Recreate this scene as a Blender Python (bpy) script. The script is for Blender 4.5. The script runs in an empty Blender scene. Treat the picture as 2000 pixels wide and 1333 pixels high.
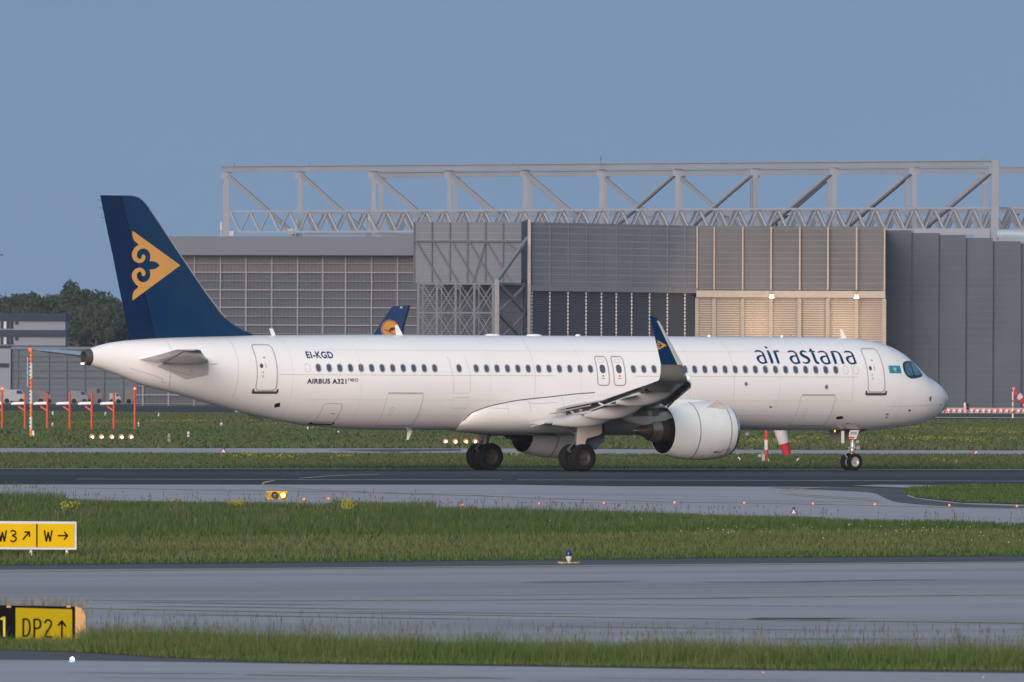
import bpy, bmesh, math, random
import numpy as np
from mathutils import Vector, Matrix
from mathutils.geometry import tessellate_polygon
R = math.radians
random.seed(7); rng = np.random.default_rng(11)
scn = bpy.context.scene

# ------------------------------------------------------------------ camera
# survey of the view: focal length in px of a 2000 px wide frame, eye height, roll of the frame
FPX, DIST, TH, U0, EYE, ROLL = 25792.8, 579.309, .562877, 1037.06, 4.0372, .0034769
cam = bpy.data.objects.new('camera', bpy.data.cameras.new('camera'))
scn.collection.objects.link(cam); scn.camera = cam
cam.data.sensor_width = 36.0; cam.data.lens = FPX * 36.0 / 2000.0
cam.data.dof.use_dof = True; cam.data.dof.focus_distance = 577.0; cam.data.dof.aperture_fstop = 15.0
cam.data.clip_start = 1.0; cam.data.clip_end = 30000.0
cam.matrix_world = (Matrix.Translation((0, 0, EYE)) @ Matrix.Rotation(math.pi / 2 + math.atan(73.5 / FPX), 4, 'X')
                    @ Matrix.Rotation(ROLL, 4, 'Z'))
# ------------------------------------------------------------------ sky, sun, exposure
SUN_EL, SUN_AZ = R(7.0), R(196.0)        # azimuth clockwise from +Y: behind the camera, a little to its left
world = bpy.data.worlds.new('World'); scn.world = world; world.use_nodes = True
wn, wl = world.node_tree.nodes, world.node_tree.links
bg = wn['Background']
sky = wn.new('ShaderNodeTexSky'); sky.sky_type = 'NISHITA'; sky.sun_disc = False
sky.sun_elevation = SUN_EL; sky.sun_rotation = SUN_AZ
sky.altitude = 100; sky.air_density = 1.0; sky.dust_density = .4; sky.ozone_density = 4.0
# thin evening veil: the dome is evened out and its colour muted
wtc = wn.new('ShaderNodeTexCoord'); wmp = wn.new('ShaderNodeMapping'); wmp.inputs['Scale'].default_value = (1, 1, .25); wmp.inputs['Rotation'].default_value = (R(19), 0, 0); wmp.inputs['Location'].default_value = (0, 0, .16)
wl.new(wtc.outputs['Generated'], wmp.inputs[0]); wl.new(wmp.outputs[0], sky.inputs[0])
hs = wn.new('ShaderNodeHueSaturation'); hs.inputs['Saturation'].default_value = .52
tint = wn.new('ShaderNodeMix'); tint.data_type = 'RGBA'; tint.blend_type = 'MULTIPLY'; tint.inputs[0].default_value = 1
tint.inputs[7].default_value = (.79, .95, 1.05, 1)
wl.new(sky.outputs[0], hs.inputs['Color']); wl.new(hs.outputs[0], tint.inputs[6]); 
# faint uneven veil of high cloud
vn = wn.new('ShaderNodeTexNoise'); vn.inputs['Scale'].default_value = 9; vn.inputs['Detail'].default_value = 5; vm = wn.new('ShaderNodeMapping'); vm.inputs['Scale'].default_value = (1, 1, 2.6); vm.inputs['Rotation'].default_value = (0, R(12), 0)
vr = wn.new('ShaderNodeMapRange'); vr.inputs[1].default_value = .3; vr.inputs[2].default_value = .7; vr.inputs[3].default_value = .955; vr.inputs[4].default_value = 1.045
vx = wn.new('ShaderNodeVectorMath'); vx.operation = 'SCALE'
wl.new(wtc.outputs['Generated'], vm.inputs[0]); wl.new(vm.outputs[0], vn.inputs['Vector']); wl.new(vn.outputs['Fac'], vr.inputs[0]); wl.new(tint.outputs[2], vx.inputs[0]); wl.new(vr.outputs[0], vx.inputs['Scale']); wl.new(vx.outputs[0], bg.inputs['Color'])
bg.inputs['Strength'].default_value = 0.118
sun = bpy.data.objects.new('sun', bpy.data.lights.new('sun', 'SUN')); scn.collection.objects.link(sun)
sun.data.energy = 2.6; sun.data.angle = R(30); sun.data.color = (1.0, .81, .745)
sd = Vector((math.sin(SUN_AZ) * math.cos(SUN_EL), math.cos(SUN_AZ) * math.cos(SUN_EL), math.sin(SUN_EL)))
sun.rotation_euler = sd.to_track_quat('Z', 'Y').to_euler()
scn.view_settings.view_transform = 'Standard'; scn.view_settings.look = 'None'
scn.view_settings.exposure = 0.6; scn.view_settings.gamma = 1.0
scn.cycles.max_bounces = 6; scn.cycles.volume_bounces = 0
scn.cycles.sample_clamp_indirect = 4.0

# ------------------------------------------------------------------ survey helpers
CT, ST = math.cos(TH), math.sin(TH)
def ray(px, py):
    a, b = px - 1000, py - 666.5
    cr, sr = math.cos(ROLL), math.sin(ROLL)
    return (a * cr + b * sr) / FPX, ((-a * sr + b * cr) - 73.5) / FPX
def G(px, py, z=0.0):                         # point of the ground seen there
    u, w = ray(px, py); Y = (EYE - z) / w
    return Vector((u * Y, Y, z))
def at(px, py, Y):                            # point at a known distance
    u, w = ray(px, py)
    return Vector((u * Y, Y, EYE - w * Y))
def gx(px, Y):                                # ground point below column px at distance Y
    for i in range(4):
        py = 666.5 + 73.5 + EYE * FPX / Y + (px - 1000) * ROLL
    u, w = ray(px, py)
    return Vector((u * Y, Y, 0))
def PA(px, py, y):                            # aircraft station x (aft of nose) and height z in the plane y
    u, w = ray(px, py); X0 = (U0 - 1000) / FPX * DIST
    dx = (u * (DIST - y * CT) - X0 - y * ST) / (CT - u * ST)
    return 21.98 - dx, EYE - w * (DIST + dx * ST - y * CT)

# ------------------------------------------------------------------ materials
MATS = {}
def pm(name, col, rough=.6, metal=0.0, var=.08, scale=2.0, coat=0.0, spec=.4, stretch=None, bump=0.0, bscale=20, emit=None, col2=None, coatr=.1, detail=4):
    if name in MATS: return MATS[name]
    m = bpy.data.materials.new(name); m.use_nodes = True
    nt = m.node_tree; n, l = nt.nodes, nt.links
    b = n['Principled BSDF']
    tc = n.new('ShaderNodeTexCoord'); mp = n.new('ShaderNodeMapping')
    l.new(tc.outputs['Object'], mp.inputs[0])
    if stretch: mp.inputs['Scale'].default_value = stretch
    nz = n.new('ShaderNodeTexNoise'); nz.inputs['Scale'].default_value = scale; nz.inputs['Detail'].default_value = detail
    l.new(mp.outputs[0], nz.inputs['Vector'])
    mr = n.new('ShaderNodeMapRange'); mr.inputs[1].default_value = .3; mr.inputs[2].default_value = .7
    l.new(nz.outputs['Fac'], mr.inputs[0])
    mx = n.new('ShaderNodeMix'); mx.data_type = 'RGBA'
    c2 = col2 if col2 else [min(1, c * (1 + var)) for c in col]
    c1 = col if col2 else [c * (1 - var) for c in col]
    mx.inputs[6].default_value = (*c1[:3], 1); mx.inputs[7].default_value = (*c2[:3], 1)
    l.new(mr.outputs[0], mx.inputs[0]); l.new(mx.outputs[2], b.inputs['Base Color'])
    b.inputs['Roughness'].default_value = rough; b.inputs['Metallic'].default_value = metal
    b.inputs['Specular IOR Level'].default_value = spec
    b.inputs['Coat Weight'].default_value = coat; b.inputs['Coat Roughness'].default_value = coatr
    if bump:
        n2 = n.new('ShaderNodeTexNoise'); n2.inputs['Scale'].default_value = bscale
        l.new(mp.outputs[0], n2.inputs['Vector'])
        bp = n.new('ShaderNodeBump'); bp.inputs['Strength'].default_value = bump; bp.inputs['Distance'].default_value = .05
        l.new(n2.outputs['Fac'], bp.inputs['Height']); l.new(bp.outputs[0], b.inputs['Normal'])
    if emit:
        b.inputs['Emission Color'].default_value = (*emit[0], 1); b.inputs['Emission Strength'].default_value = emit[1]
    MATS[name] = m
    return m
def rib_mat(name, col, col2, pitch, axis='Z', rough=.6, metal=0.0, duty=.5, fine=None, spec=.25, var=.13):
    """sheet cladding: ribs of a second tone every `pitch` metres along one axis"""
    m = pm(name, col, rough, metal, var, .15, spec=spec)
    nt = m.node_tree; n, l = nt.nodes, nt.links; b = n['Principled BSDF']
    base = b.inputs['Base Color'].links[0].from_socket
    tc = n.new('ShaderNodeTexCoord'); sp = n.new('ShaderNodeSeparateXYZ'); l.new(tc.outputs['Object'], sp.inputs[0])
    def band(p, lo):
        d = n.new('ShaderNodeMath'); d.operation = 'DIVIDE'; d.inputs[1].default_value = p
        l.new(sp.outputs[axis], d.inputs[0])
        f = n.new('ShaderNodeMath'); f.operation = 'FRACT'; l.new(d.outputs[0], f.inputs[0])
        g = n.new('ShaderNodeMath'); g.operation = 'GREATER_THAN'; g.inputs[1].default_value = lo; l.new(f.outputs[0], g.inputs[0])
        return g.outputs[0], f.outputs[0]
    g, fr = band(pitch, duty)
    mx = n.new('ShaderNodeMix'); mx.data_type = 'RGBA'; l.new(g, mx.inputs[0]); l.new(base, mx.inputs[6])
    mx.inputs[7].default_value = (*col2, 1)
    out = mx.outputs[2]
    if fine:
        g2, fr2 = band(fine[0], .5)
        m2 = n.new('ShaderNodeMix'); m2.data_type = 'RGBA'; m2.blend_type = 'MULTIPLY'
        mu = n.new('ShaderNodeMath'); mu.operation = 'MULTIPLY'; mu.inputs[1].default_value = fine[1]; l.new(g2, mu.inputs[0])
        l.new(mu.outputs[0], m2.inputs[0]); l.new(out, m2.inputs[6]); m2.inputs[7].default_value = (.3, .3, .3, 1); out = m2.outputs[2]
    l.new(out, b.inputs['Base Color'])
    bp = n.new('ShaderNodeBump'); bp.inputs['Strength'].default_value = .5; bp.inputs['Distance'].default_value = .04
    l.new(g, bp.inputs['Height']); l.new(bp.outputs[0], b.inputs['Normal'])
    return m

# ------------------------------------------------------------------ object helpers
def tag(o, label=None, cat=None, group=None, kind=None):
    if label: o['label'] = label
    if cat: o['category'] = cat
    if group: o['group'] = group
    if kind: o['kind'] = kind
    return o
def empty(name, loc, rz=0.0, label=None, cat=None, group=None):
    o = bpy.data.objects.new(name, None); scn.collection.objects.link(o)
    o.location = loc; o.rotation_euler = (0, 0, rz); o.empty_display_size = .5
    return tag(o, label, cat, group)
def copy_tree(o, parent=None):
    c = o.copy(); scn.collection.objects.link(c); c.parent = parent
    for ch in [k for k in bpy.data.objects if k.parent == o]: copy_tree(ch, c)
    return c
class MB:
    def __init__(s): s.v = []; s.f = []; s.m = []
    def add(s, vs, fs, mi=0):
        b = len(s.v); s.v += [tuple(v) for v in vs]; s.f += [tuple(i + b for i in f) for f in fs]; s.m += [mi] * len(fs); return s
    def box(s, c, d, rz=0.0, mi=0, M=None):
        hx, hy, hz = d[0] / 2, d[1] / 2, d[2] / 2
        vs = [Vector((x, y, z)) for z in (-hz, hz) for y in (-hy, hy) for x in (-hx, hx)]
        Mr = M if M is not None else Matrix.Rotation(rz, 3, 'Z')
        vs = [Mr @ v + Vector(c) for v in vs]
        return s.add(vs, [(0, 2, 3, 1), (4, 5, 7, 6), (0, 1, 5, 4), (2, 6, 7, 3), (0, 4, 6, 2), (1, 3, 7, 5)], mi)
    def bar(s, p0, p1, w, h=None, mi=0, up=(0, 0, 1)):
        p0, p1 = Vector(p0), Vector(p1); h = h or w; d = p1 - p0; L = d.length
        x = d.normalized(); u = Vector(up)
        if abs(x.dot(u)) > .99: u = Vector((1, 0, 0))
        y = u.cross(x).normalized(); z = x.cross(y)
        M = Matrix((x, y, z)).transposed()
        return s.box((p0 + p1) / 2, (L, w, h), mi=mi, M=M)
    def tube(s, p0, p1, r0, r1=None, n=12, mi=0, cap=True):
        p0, p1 = Vector(p0), Vector(p1); r1 = r0 if r1 is None else r1
        return s.revolve([(0, r0), ((p1 - p0).length, r1)], p0, p1 - p0, n, mi, cap)
    def revolve(s, prof, o, d, n=24, mi=0, cap=True, sq=(1, 1)):
        o = Vector(o); d = Vector(d).normalized(); u = Vector((0, 0, 1))
        if abs(d.dot(u)) > .99: u = Vector((1, 0, 0))
        y = u.cross(d).normalized(); z = d.cross(y)
        rings = [[o + d * a + (y * math.cos(t) * sq[0] + z * math.sin(t) * sq[1]) * r for t in (2 * math.pi * k / n for k in range(n))] for a, r in prof]
        return s.loft(rings, mi, cap0=cap and prof[0][1] > 1e-4, cap1=cap and prof[-1][1] > 1e-4)
    def loft(s, rings, mi=0, cap0=True, cap1=True, closed=True):
        n = len(rings[0]); vs = [p for r in rings for p in r]; fs = []
        for i in range(len(rings) - 1):
            for k in range(n if closed else n - 1):
                k2 = (k + 1) % n
                fs.append((i * n + k, i * n + k2, (i + 1) * n + k2, (i + 1) * n + k))
        if cap0: fs.append(tuple(range(n))[::-1])
        if cap1: fs.append(tuple((len(rings) - 1) * n + k for k in range(n)))
        return s.add(vs, fs, mi)
    def prism(s, poly, off, mi=0):
        n = len(poly); P = [Vector(p) for p in poly]; Q = [p + Vector(off) for p in P]
        return s.add(P + Q, [tuple(range(n))[::-1], tuple(range(n, 2 * n))] + [(k, (k + 1) % n, n + (k + 1) % n, n + k) for k in range(n)], mi)
    def build(s, name, mats, parent=None, smooth=None, recalc=True):
        me = bpy.data.meshes.new(name); me.from_pydata(s.v, [], s.f)
        for m in (mats if isinstance(mats, (list, tuple)) else [mats]): me.materials.append(m)
        if len(me.materials) > 1: me.polygons.foreach_set('material_index', s.m)
        if recalc:
            bm = bmesh.new(); bm.from_mesh(me); bmesh.ops.recalc_face_normals(bm, faces=bm.faces); bm.to_mesh(me); bm.free()
        if smooth:
            me.polygons.foreach_set('use_smooth', [True] * len(me.polygons)); me.set_sharp_from_angle(angle=R(smooth))
        me.update()
        o = bpy.data.objects.new(name, me); scn.collection.objects.link(o); o.parent = parent
        return o
def sheet(name, pts, mat, z, label=None, bow=None):
    b = MB(); n = len(pts)
    tri = tessellate_polygon([[Vector((p[0], p[1], 0)) for p in pts]])
    b.add([(p[0], p[1], z) for p in pts], tri)
    o = b.build(name, mat, recalc=False)
    me = o.data
    bm = bmesh.new(); bm.from_mesh(me)
    for f in bm.faces:
        if f.normal.z < 0: f.normal_flip()
    bm.to_mesh(me); bm.free()
    return tag(o, label, kind='structure')
def smooth_line(pts, k=6, closed=False):
    P = [Vector(p) for p in pts]; n = len(P); out = []
    rngi = range(n if closed else n - 1)
    for i in rngi:
        p0 = P[(i - 1) % n] if (closed or i > 0) else P[0]
        p1 = P[i]; p2 = P[(i + 1) % n]; p3 = P[(i + 2) % n] if (closed or i + 2 < n) else P[-1]
        for j in range(k):
            t = j / k
            out.append(.5 * ((2 * p1) + (p2 - p0) * t + (2 * p0 - 5 * p1 + 4 * p2 - p3) * t * t + (3 * p1 - p0 - 3 * p2 + p3) * t ** 3))
    if not closed: out.append(P[-1])
    return out
def flat2d(loops_list, cuts):
    """loops_list: list of [outer, hole, ...] 2-D loops -> bmesh cut into a grid of step cuts=(dx, dy)"""
    bm = bmesh.new()
    for loops in loops_list:
        L = [[Vector((p[0], p[1], 0)) for p in lp] for lp in loops]
        vs = [bm.verts.new(v) for lp in L for v in lp]
        for t in tessellate_polygon(L):
            try: bm.faces.new([vs[i] for i in t])
            except ValueError: pass
    if not bm.verts: return bm
    for ax, st in ((0, cuts[0]), (1, cuts[1])):
        if not st: continue
        lo = min(v.co[ax] for v in bm.verts); hi = max(v.co[ax] for v in bm.verts)
        k = lo + st
        while k < hi:
            co = Vector((0, 0, 0)); co[ax] = k; no = Vector((0, 0, 0)); no[ax] = 1
            bmesh.ops.bisect_plane(bm, geom=bm.verts[:] + bm.edges[:] + bm.faces[:], plane_co=co, plane_no=no, dist=1e-6)
            k += st
    return bm
def mapped(name, bm, fn, mat, parent=None):
    for v in bm.verts: v.co = Vector(fn(v.co.x, v.co.y))
    me = bpy.data.meshes.new(name); bm.to_mesh(me); bm.free(); me.materials.append(mat)
    o = bpy.data.objects.new(name, me); scn.collection.objects.link(o); o.parent = parent
    return o
def stroke(pts, w, w2=None):
    """outline polygon of a stroke along pts; w width or list of widths"""
    P = [Vector((p[0], p[1])) for p in pts]; n = len(P)
    W = w if isinstance(w, (list, tuple)) else [w] * n
    if len(W) != n: W = [np.interp(i / (n - 1), np.linspace(0, 1, len(W)), W) for i in range(n)]
    A_, B_ = [], []
    for i in range(n):
        d = (P[min(i + 1, n - 1)] - P[max(i - 1, 0)]).normalized(); q = Vector((-d.y, d.x)) * (W[i] / 2)
        A_.append(P[i] + q); B_.append(P[i] - q)
    return A_ + B_[::-1]
def ribbon(pts, w, closed=True):
    """list of quad loops following a line"""
    P = [Vector((p[0], p[1])) for p in pts]; n = len(P); A_, B_ = [], []
    for i in range(n):
        a = P[(i - 1) % n] if closed or i > 0 else P[i]; b = P[(i + 1) % n] if closed or i < n - 1 else P[i]
        d = (b - a).normalized(); q = Vector((-d.y, d.x)) * (w / 2)
        A_.append(P[i] + q); B_.append(P[i] - q)
    return [[[A_[i], A_[(i + 1) % n], B_[(i + 1) % n], B_[i]]] for i in range(n if closed else n - 1)]
def rrect(x0, z0, x1, z1, r, k=5):
    out = []
    for cx, cz, a0 in ((x1 - r, z1 - r, 0), (x0 + r, z1 - r, 90), (x0 + r, z0 + r, 180), (x1 - r, z0 + r, 270)):
        for i in range(k + 1):
            a = R(a0 + 90 * i / k); out.append((cx + r * math.cos(a), cz + r * math.sin(a)))
    return out
def ell(cx, cz, rx, rz, k=20): return [(cx + rx * math.cos(2 * math.pi * i / k), cz + rz * math.sin(2 * math.pi * i / k)) for i in range(k)]
def text_bm(body, h, bold=0.0, width=None):
    """built-in font -> flat bmesh, baseline at 0, cap height h, starting at x=0"""
    cu = bpy.data.curves.new('t', 'FONT'); cu.body = body; cu.offset = bold; cu.resolution_u = 3; cu.space_character = 1.1
    ob = bpy.data.objects.new('t', cu); scn.collection.objects.link(ob)
    dg = bpy.context.evaluated_depsgraph_get(); me = bpy.data.meshes.new_from_object(ob.evaluated_get(dg))
    bm = bmesh.new(); bm.from_mesh(me)
    bpy.data.objects.remove(ob); bpy.data.curves.remove(cu); bpy.data.meshes.remove(me)
    x0 = min(v.co.x for v in bm.verts); x1 = max(v.co.x for v in bm.verts); y1 = max(v.co.y for v in bm.verts)
    s = h / .69; sx = s if width is None else width / (x1 - x0)
    for v in bm.verts: v.co.x = (v.co.x - x0) * sx; v.co.y *= s; v.co.z = 0
    bmesh.ops.triangulate(bm, faces=bm.faces)
    return bm
def cut(bm, dx, dy):
    for ax, st in ((0, dx), (1, dy)):
        if not st: continue
        lo = min(v.co[ax] for v in bm.verts); hi = max(v.co[ax] for v in bm.verts); k = lo + st
        while k < hi:
            co = Vector((0, 0, 0)); co[ax] = k; no = Vector((0, 0, 0)); no[ax] = 1
            bmesh.ops.bisect_plane(bm, geom=bm.verts[:] + bm.edges[:] + bm.faces[:], plane_co=co, plane_no=no, dist=1e-6); k += st
    return bm

# ================================================================== GROUND
DT = Vector((CT, ST, 0))
def wl_pt(px, py): g_ = G(px, py); return (g_.x, g_.y)
def area(top, bot):
    """region between two surveyed lines; each line is extended well outside the frame"""
    def ext(Lp):
        P = [wl_pt(*p) for p in Lp]
        a = Vector(P[0]) + (Vector(P[0]) - Vector(P[1])).normalized() * 60; b_ = Vector(P[-1]) + (Vector(P[-1]) - Vector(P[-2])).normalized() * 60
        return [tuple(a)] + P + [tuple(b_)]
    return ext(top) + ext(bot)[::-1]
def noise_mix(nt, vec, scale, detail=4, lo=.35, hi=.65, rough=.6):
    n, l = nt.nodes, nt.links
    z = n.new('ShaderNodeTexNoise'); z.inputs['Scale'].default_value = scale; z.inputs['Detail'].default_value = detail; z.inputs['Roughness'].default_value = rough
    l.new(vec, z.inputs['Vector']); m = n.new('ShaderNodeMapRange'); m.inputs[1].default_value = lo; m.inputs[2].default_value = hi
    l.new(z.outputs['Fac'], m.inputs[0]); return m.outputs[0]
def ground_mat(name, c1, c2, c3, along, sc1, sc2, rough=.9, spec=.15, streak=(.02, .7), amt2=.5, joints=None):
    """two-tone patches plus wear streaks that run along the pavement"""
    m = bpy.data.materials.new(name); m.use_nodes = True; nt = m.node_tree; n, l = nt.nodes, nt.links; b = n['Principled BSDF']
    tc = n.new('ShaderNodeTexCoord'); mp = n.new('ShaderNodeMapping'); mp.inputs['Rotation'].default_value = (0, 0, -along)
    l.new(tc.outputs['Object'], mp.inputs[0])
    ms = n.new('ShaderNodeMapping'); ms.inputs['Scale'].default_value = (streak[0], streak[1], 1); l.new(mp.outputs[0], ms.inputs[0])
    f1 = noise_mix(nt, mp.outputs[0], sc1); f2 = noise_mix(nt, ms.outputs[0], sc2, 6, .4, .68, .7)
    f3 = noise_mix(nt, mp.outputs[0], 3.0, 3, .3, .7)
    x1 = n.new('ShaderNodeMix'); x1.data_type = 'RGBA'; x1.inputs[6].default_value = (*c1, 1); x1.inputs[7].default_value = (*c2, 1); l.new(f1, x1.inputs[0])
    mu = n.new('ShaderNodeMath'); mu.operation = 'MULTIPLY'; mu.inputs[1].default_value = amt2; l.new(f2, mu.inputs[0])
    x2 = n.new('ShaderNodeMix'); x2.data_type = 'RGBA'; l.new(mu.outputs[0], x2.inputs[0]); l.new(x1.outputs[2], x2.inputs[6]); x2.inputs[7].default_value = (*c3, 1)
    m3 = n.new('ShaderNodeMath'); m3.operation = 'MULTIPLY'; m3.inputs[1].default_value = .18; l.new(f3, m3.inputs[0])
    x3 = n.new('ShaderNodeMix'); x3.data_type = 'RGBA'; x3.blend_type = 'MULTIPLY'; l.new(m3.outputs[0], x3.inputs[0]); l.new(x2.outputs[2], x3.inputs[6]); x3.inputs[7].default_value = (.5, .5, .5, 1)
    out = x3.outputs[2]
    if joints:
        br = n.new('ShaderNodeTexBrick'); br.offset = 0; br.inputs['Color1'].default_value = br.inputs['Color2'].default_value = (1, 1, 1, 1)
        br.inputs['Mortar'].default_value = (.45, .45, .45, 1); br.inputs['Scale'].default_value = 1; br.inputs['Mortar Size'].default_value = .035
        br.inputs['Brick Width'].default_value = joints; br.inputs['Row Height'].default_value = joints
        l.new(mp.outputs[0], br.inputs['Vector'])
        x4 = n.new('ShaderNodeMix'); x4.data_type = 'RGBA'; x4.blend_type = 'MULTIPLY'; x4.inputs[0].default_value = 1
        l.new(out, x4.inputs[6]); l.new(br.outputs[0], x4.inputs[7]); out = x4.outputs[2]
    l.new(out, b.inputs['Base Color']); b.inputs['Roughness'].default_value = rough; b.inputs['Specular IOR Level'].default_value = spec
    return m
m_grass = ground_mat('grass_ground', (.050, .068, .022), (.075, .080, .030), (.090, .070, .035), 0, .03, .05, streak=(.25, 1), amt2=.6)
m_soil = ground_mat('verge_soil', (.060, .050, .034), (.080, .060, .040), (.045, .05, .03), 0, .5, .6, amt2=.4)
m_dark = ground_mat('dark_asphalt', (.040, .046, .054), (.052, .057, .064), (.032, .037, .046), TH, .05, .35, streak=(.03, 1.2), spec=.1)
m_conc = ground_mat('pale_concrete', (.385, .355, .385), (.43, .40, .43), (.28, .26, .285), TH, .04, .3, streak=(.04, .5), amt2=.5)
m_conc2 = ground_mat('worn_concrete', (.345, .325, .345), (.39, .37, .39), (.21, .20, .215), .62, .05, .3, streak=(.035, .45), amt2=.7)
m_shoulder = ground_mat('shoulder_asphalt', (.095, .095, .105), (.12, .12, .13), (.075, .075, .085), .55, .1, .5)
m_front = ground_mat('front_concrete', (.37, .365, .39), (.41, .405, .425), (.28, .275, .295), .3, .15, .6, streak=(.05, .8), amt2=.6)
m_yel = pm('worn_yellow_paint', (.52, .43, .19), .8, var=.15, scale=.8, spec=.1, col2=(.36, .33, .24))
m_wht = pm('worn_white_paint', (.5, .5, .5), .8, var=.15, scale=.5, spec=.1)
# base field
b = MB(); b.add([(-6000, -200, 0), (6000, -200, 0), (6000, 12000, 0), (-6000, 12000, 0)], [(0, 1, 2, 3)])
gf = b.build('grass_field', m_grass, recalc=False); tag(gf, kind='structure')
# far pavements (left apron road, right apron)
sheet('far_road', area([(0, 792), (500, 793), (1000, 795), (2000, 800)], [(0, 803), (500, 805), (1000, 808), (2000, 812)]) , m_dark, .004) if False else None
sheet('far_taxiway', area([(-50, 792.5), (700, 796)], [(-50, 803.5), (700, 807)]), m_dark, .004)
sheet('far_service_road', area([(-50, 785.2), (700, 788.5)], [(-50, 788.2), (700, 791.5)]), m_conc, .004)
sheet('hangar_apron', area([(1500, 798), (2050, 800)], [(1500, 806.5), (2050, 808.5)]), m_conc, .004)
sheet('apron_road', area([(1500, 813.5), (2050, 816.5)], [(1500, 818), (2050, 820.5)]), m_dark, .004)
sheet('apron_road_marking', area([(1500, 813.5), (2050, 816.3)], [(1500, 814.6), (2050, 817.4)]), m_wht, .008)
sheet('asphalt_patch', [wl_pt(*p) for p in smooth_line([(1590, 853), (1640, 848), (1720, 847), (1748, 850), (1728, 855), (1670, 859.5), (1610, 859)], 3, True)], m_dark, .004)
sheet('far_strip_road', area([(0, 875.6), (500, 876), (1000, 876.8), (1500, 879.3), (2050, 880.6)], [(0, 886.2), (500, 887.2), (1000, 887.8), (1500, 889.3), (2050, 890)]), m_conc, .004)
sheet('dark_strip_patch', [wl_pt(*p) for p in ((640, 879.5), (760, 878), (900, 877.8), (900, 881), (760, 883.5))], m_shoulder, .008)
# taxiway under the airliner
sheet('dark_taxiway', area([(0, 915.6), (1000, 916.2), (2050, 917.6)], [(0, 947), (1000, 947.6), (1200, 950.5), (1560, 951.5), (2050, 949)]), m_dark, .004)
m_band = ground_mat('resurfaced_asphalt', (.062, .068, .078), (.072, .078, .088), (.05, .055, .065), TH, .05, .35, streak=(.03, 1.2), spec=.1)
sheet('taxiway_lane', area([(0, 921.5), (1000, 922.5), (2050, 924.5)], [(0, 929), (1000, 929.8), (2050, 932.5)]), m_band, .008)
sheet('taxiway_edge_line', area([(0, 916.0), (1000, 916.7), (2050, 918)], [(0, 916.7), (1000, 917.3), (2050, 918.6)]), m_wht, .012)
for a, c_ in (((150, 936.3), (560, 937.2)), ((560, 937.4), (980, 937.9)), ((1010, 937.8), (2050, 940.6))):
    sheet('taxiway_white_line', [wl_pt(*p) for p in (a, c_, (c_[0], c_[1] + .55), (a[0], a[1] + .45))], m_wht, .012)
# pale concrete taxiway in front of it, with the curved fillet at the right
sheet('pale_taxiway', area([(0, 947), (1000, 947.6), (1200, 950.5), (1560, 951.5), (1700, 953.5), (1765, 957), (1768, 964), (1790, 973), (1880, 983), (2050, 988)], [(0, 988), (500, 1000), (1000, 1012), (1500, 1028), (2050, 1042)]), m_conc, .006)
sheet('fillet_asphalt', [wl_pt(*p) for p in smooth_line([(1500, 953.5), (1640, 953.2), (1765, 956), (1770, 968), (1800, 976), (1900, 986), (2060, 991), (2060, 993.5), (1880, 991), (1760, 983), (1725, 972), (1700, 963), (1600, 957.5)], 3, True)], m_shoulder, .010)
sheet('concrete_wedge', [wl_pt(*p) for p in ((1665, 949.3), (1720, 947.6), (1850, 948.6), (1850, 951.5), (1780, 954), (1740, 952.5))], m_conc, .013)
def px_line(name, pts, w, mat, z=.016, k=6):
    P = smooth_line([(*wl_pt(*p), 0) for p in pts], k); q = ribbon([(p.x, p.y) for p in P], w, False)
    bm = flat2d(q, (0, 0)); return tag(mapped(name, bm, lambda x, y: (x, y, z), mat), kind='structure')
def band(name, pts, mat, z=.016, k=4):
    """painted line given by surveyed (px, py, thickness in px)"""
    P = smooth_line([(a, c, t) for a, c, t in pts], k); m_ = MB(); n = len(P)
    vs = [G(p.x, p.y - p.z / 2) for p in P] + [G(p.x, p.y + p.z / 2) for p in P]
    m_.add([(v.x, v.y, z) for v in vs], [(i, i + 1, n + i + 1, n + i) for i in range(n - 1)])
    return tag(m_.build(name, mat, recalc=False), kind='structure')
band('yellow_guide_line', [(537, 939.7, 1.0), (522, 942, 2.4), (512, 945.6, 3.2), (516, 948.4, 2.2), (545, 951.8, 1.2), (600, 956, .9), (700, 961.5, .8), (820, 966.5, .8), (1000, 971, .8)], m_yel)
band('yellow_guide_line', [(585, 934.9, .8), (620, 932.6, 1.0), (640, 931, .9), (690, 928.8, .7), (740, 927.5, .6)], m_yel)
band('yellow_guide_line', [(1616, 952.2, .8), (1560, 954.4, .9), (1532, 957.6, 1.5), (1521, 961.4, 1.8), (1532, 965, 1.5), (1575, 970, 1.2), (1650, 975.6, 1.0), (1720, 979, .9)], m_yel)
band('yellow_guide_line', [(1600, 953.5, .6), (1560, 956.2, .8), (1541, 960.2, 1.3), (1548, 964, 1.2), (1590, 968.5, .9), (1700, 975, .8)], m_yel)
band('yellow_guide_line', [(0, 953.3, .6), (200, 954.5, .6), (380, 957.4, .6), (520, 958.7, .6), (800, 964, .6), (1000, 972, .6), (1300, 981, .6), (1600, 986, .6), (2040, 996, .6)], m_yel)
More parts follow.
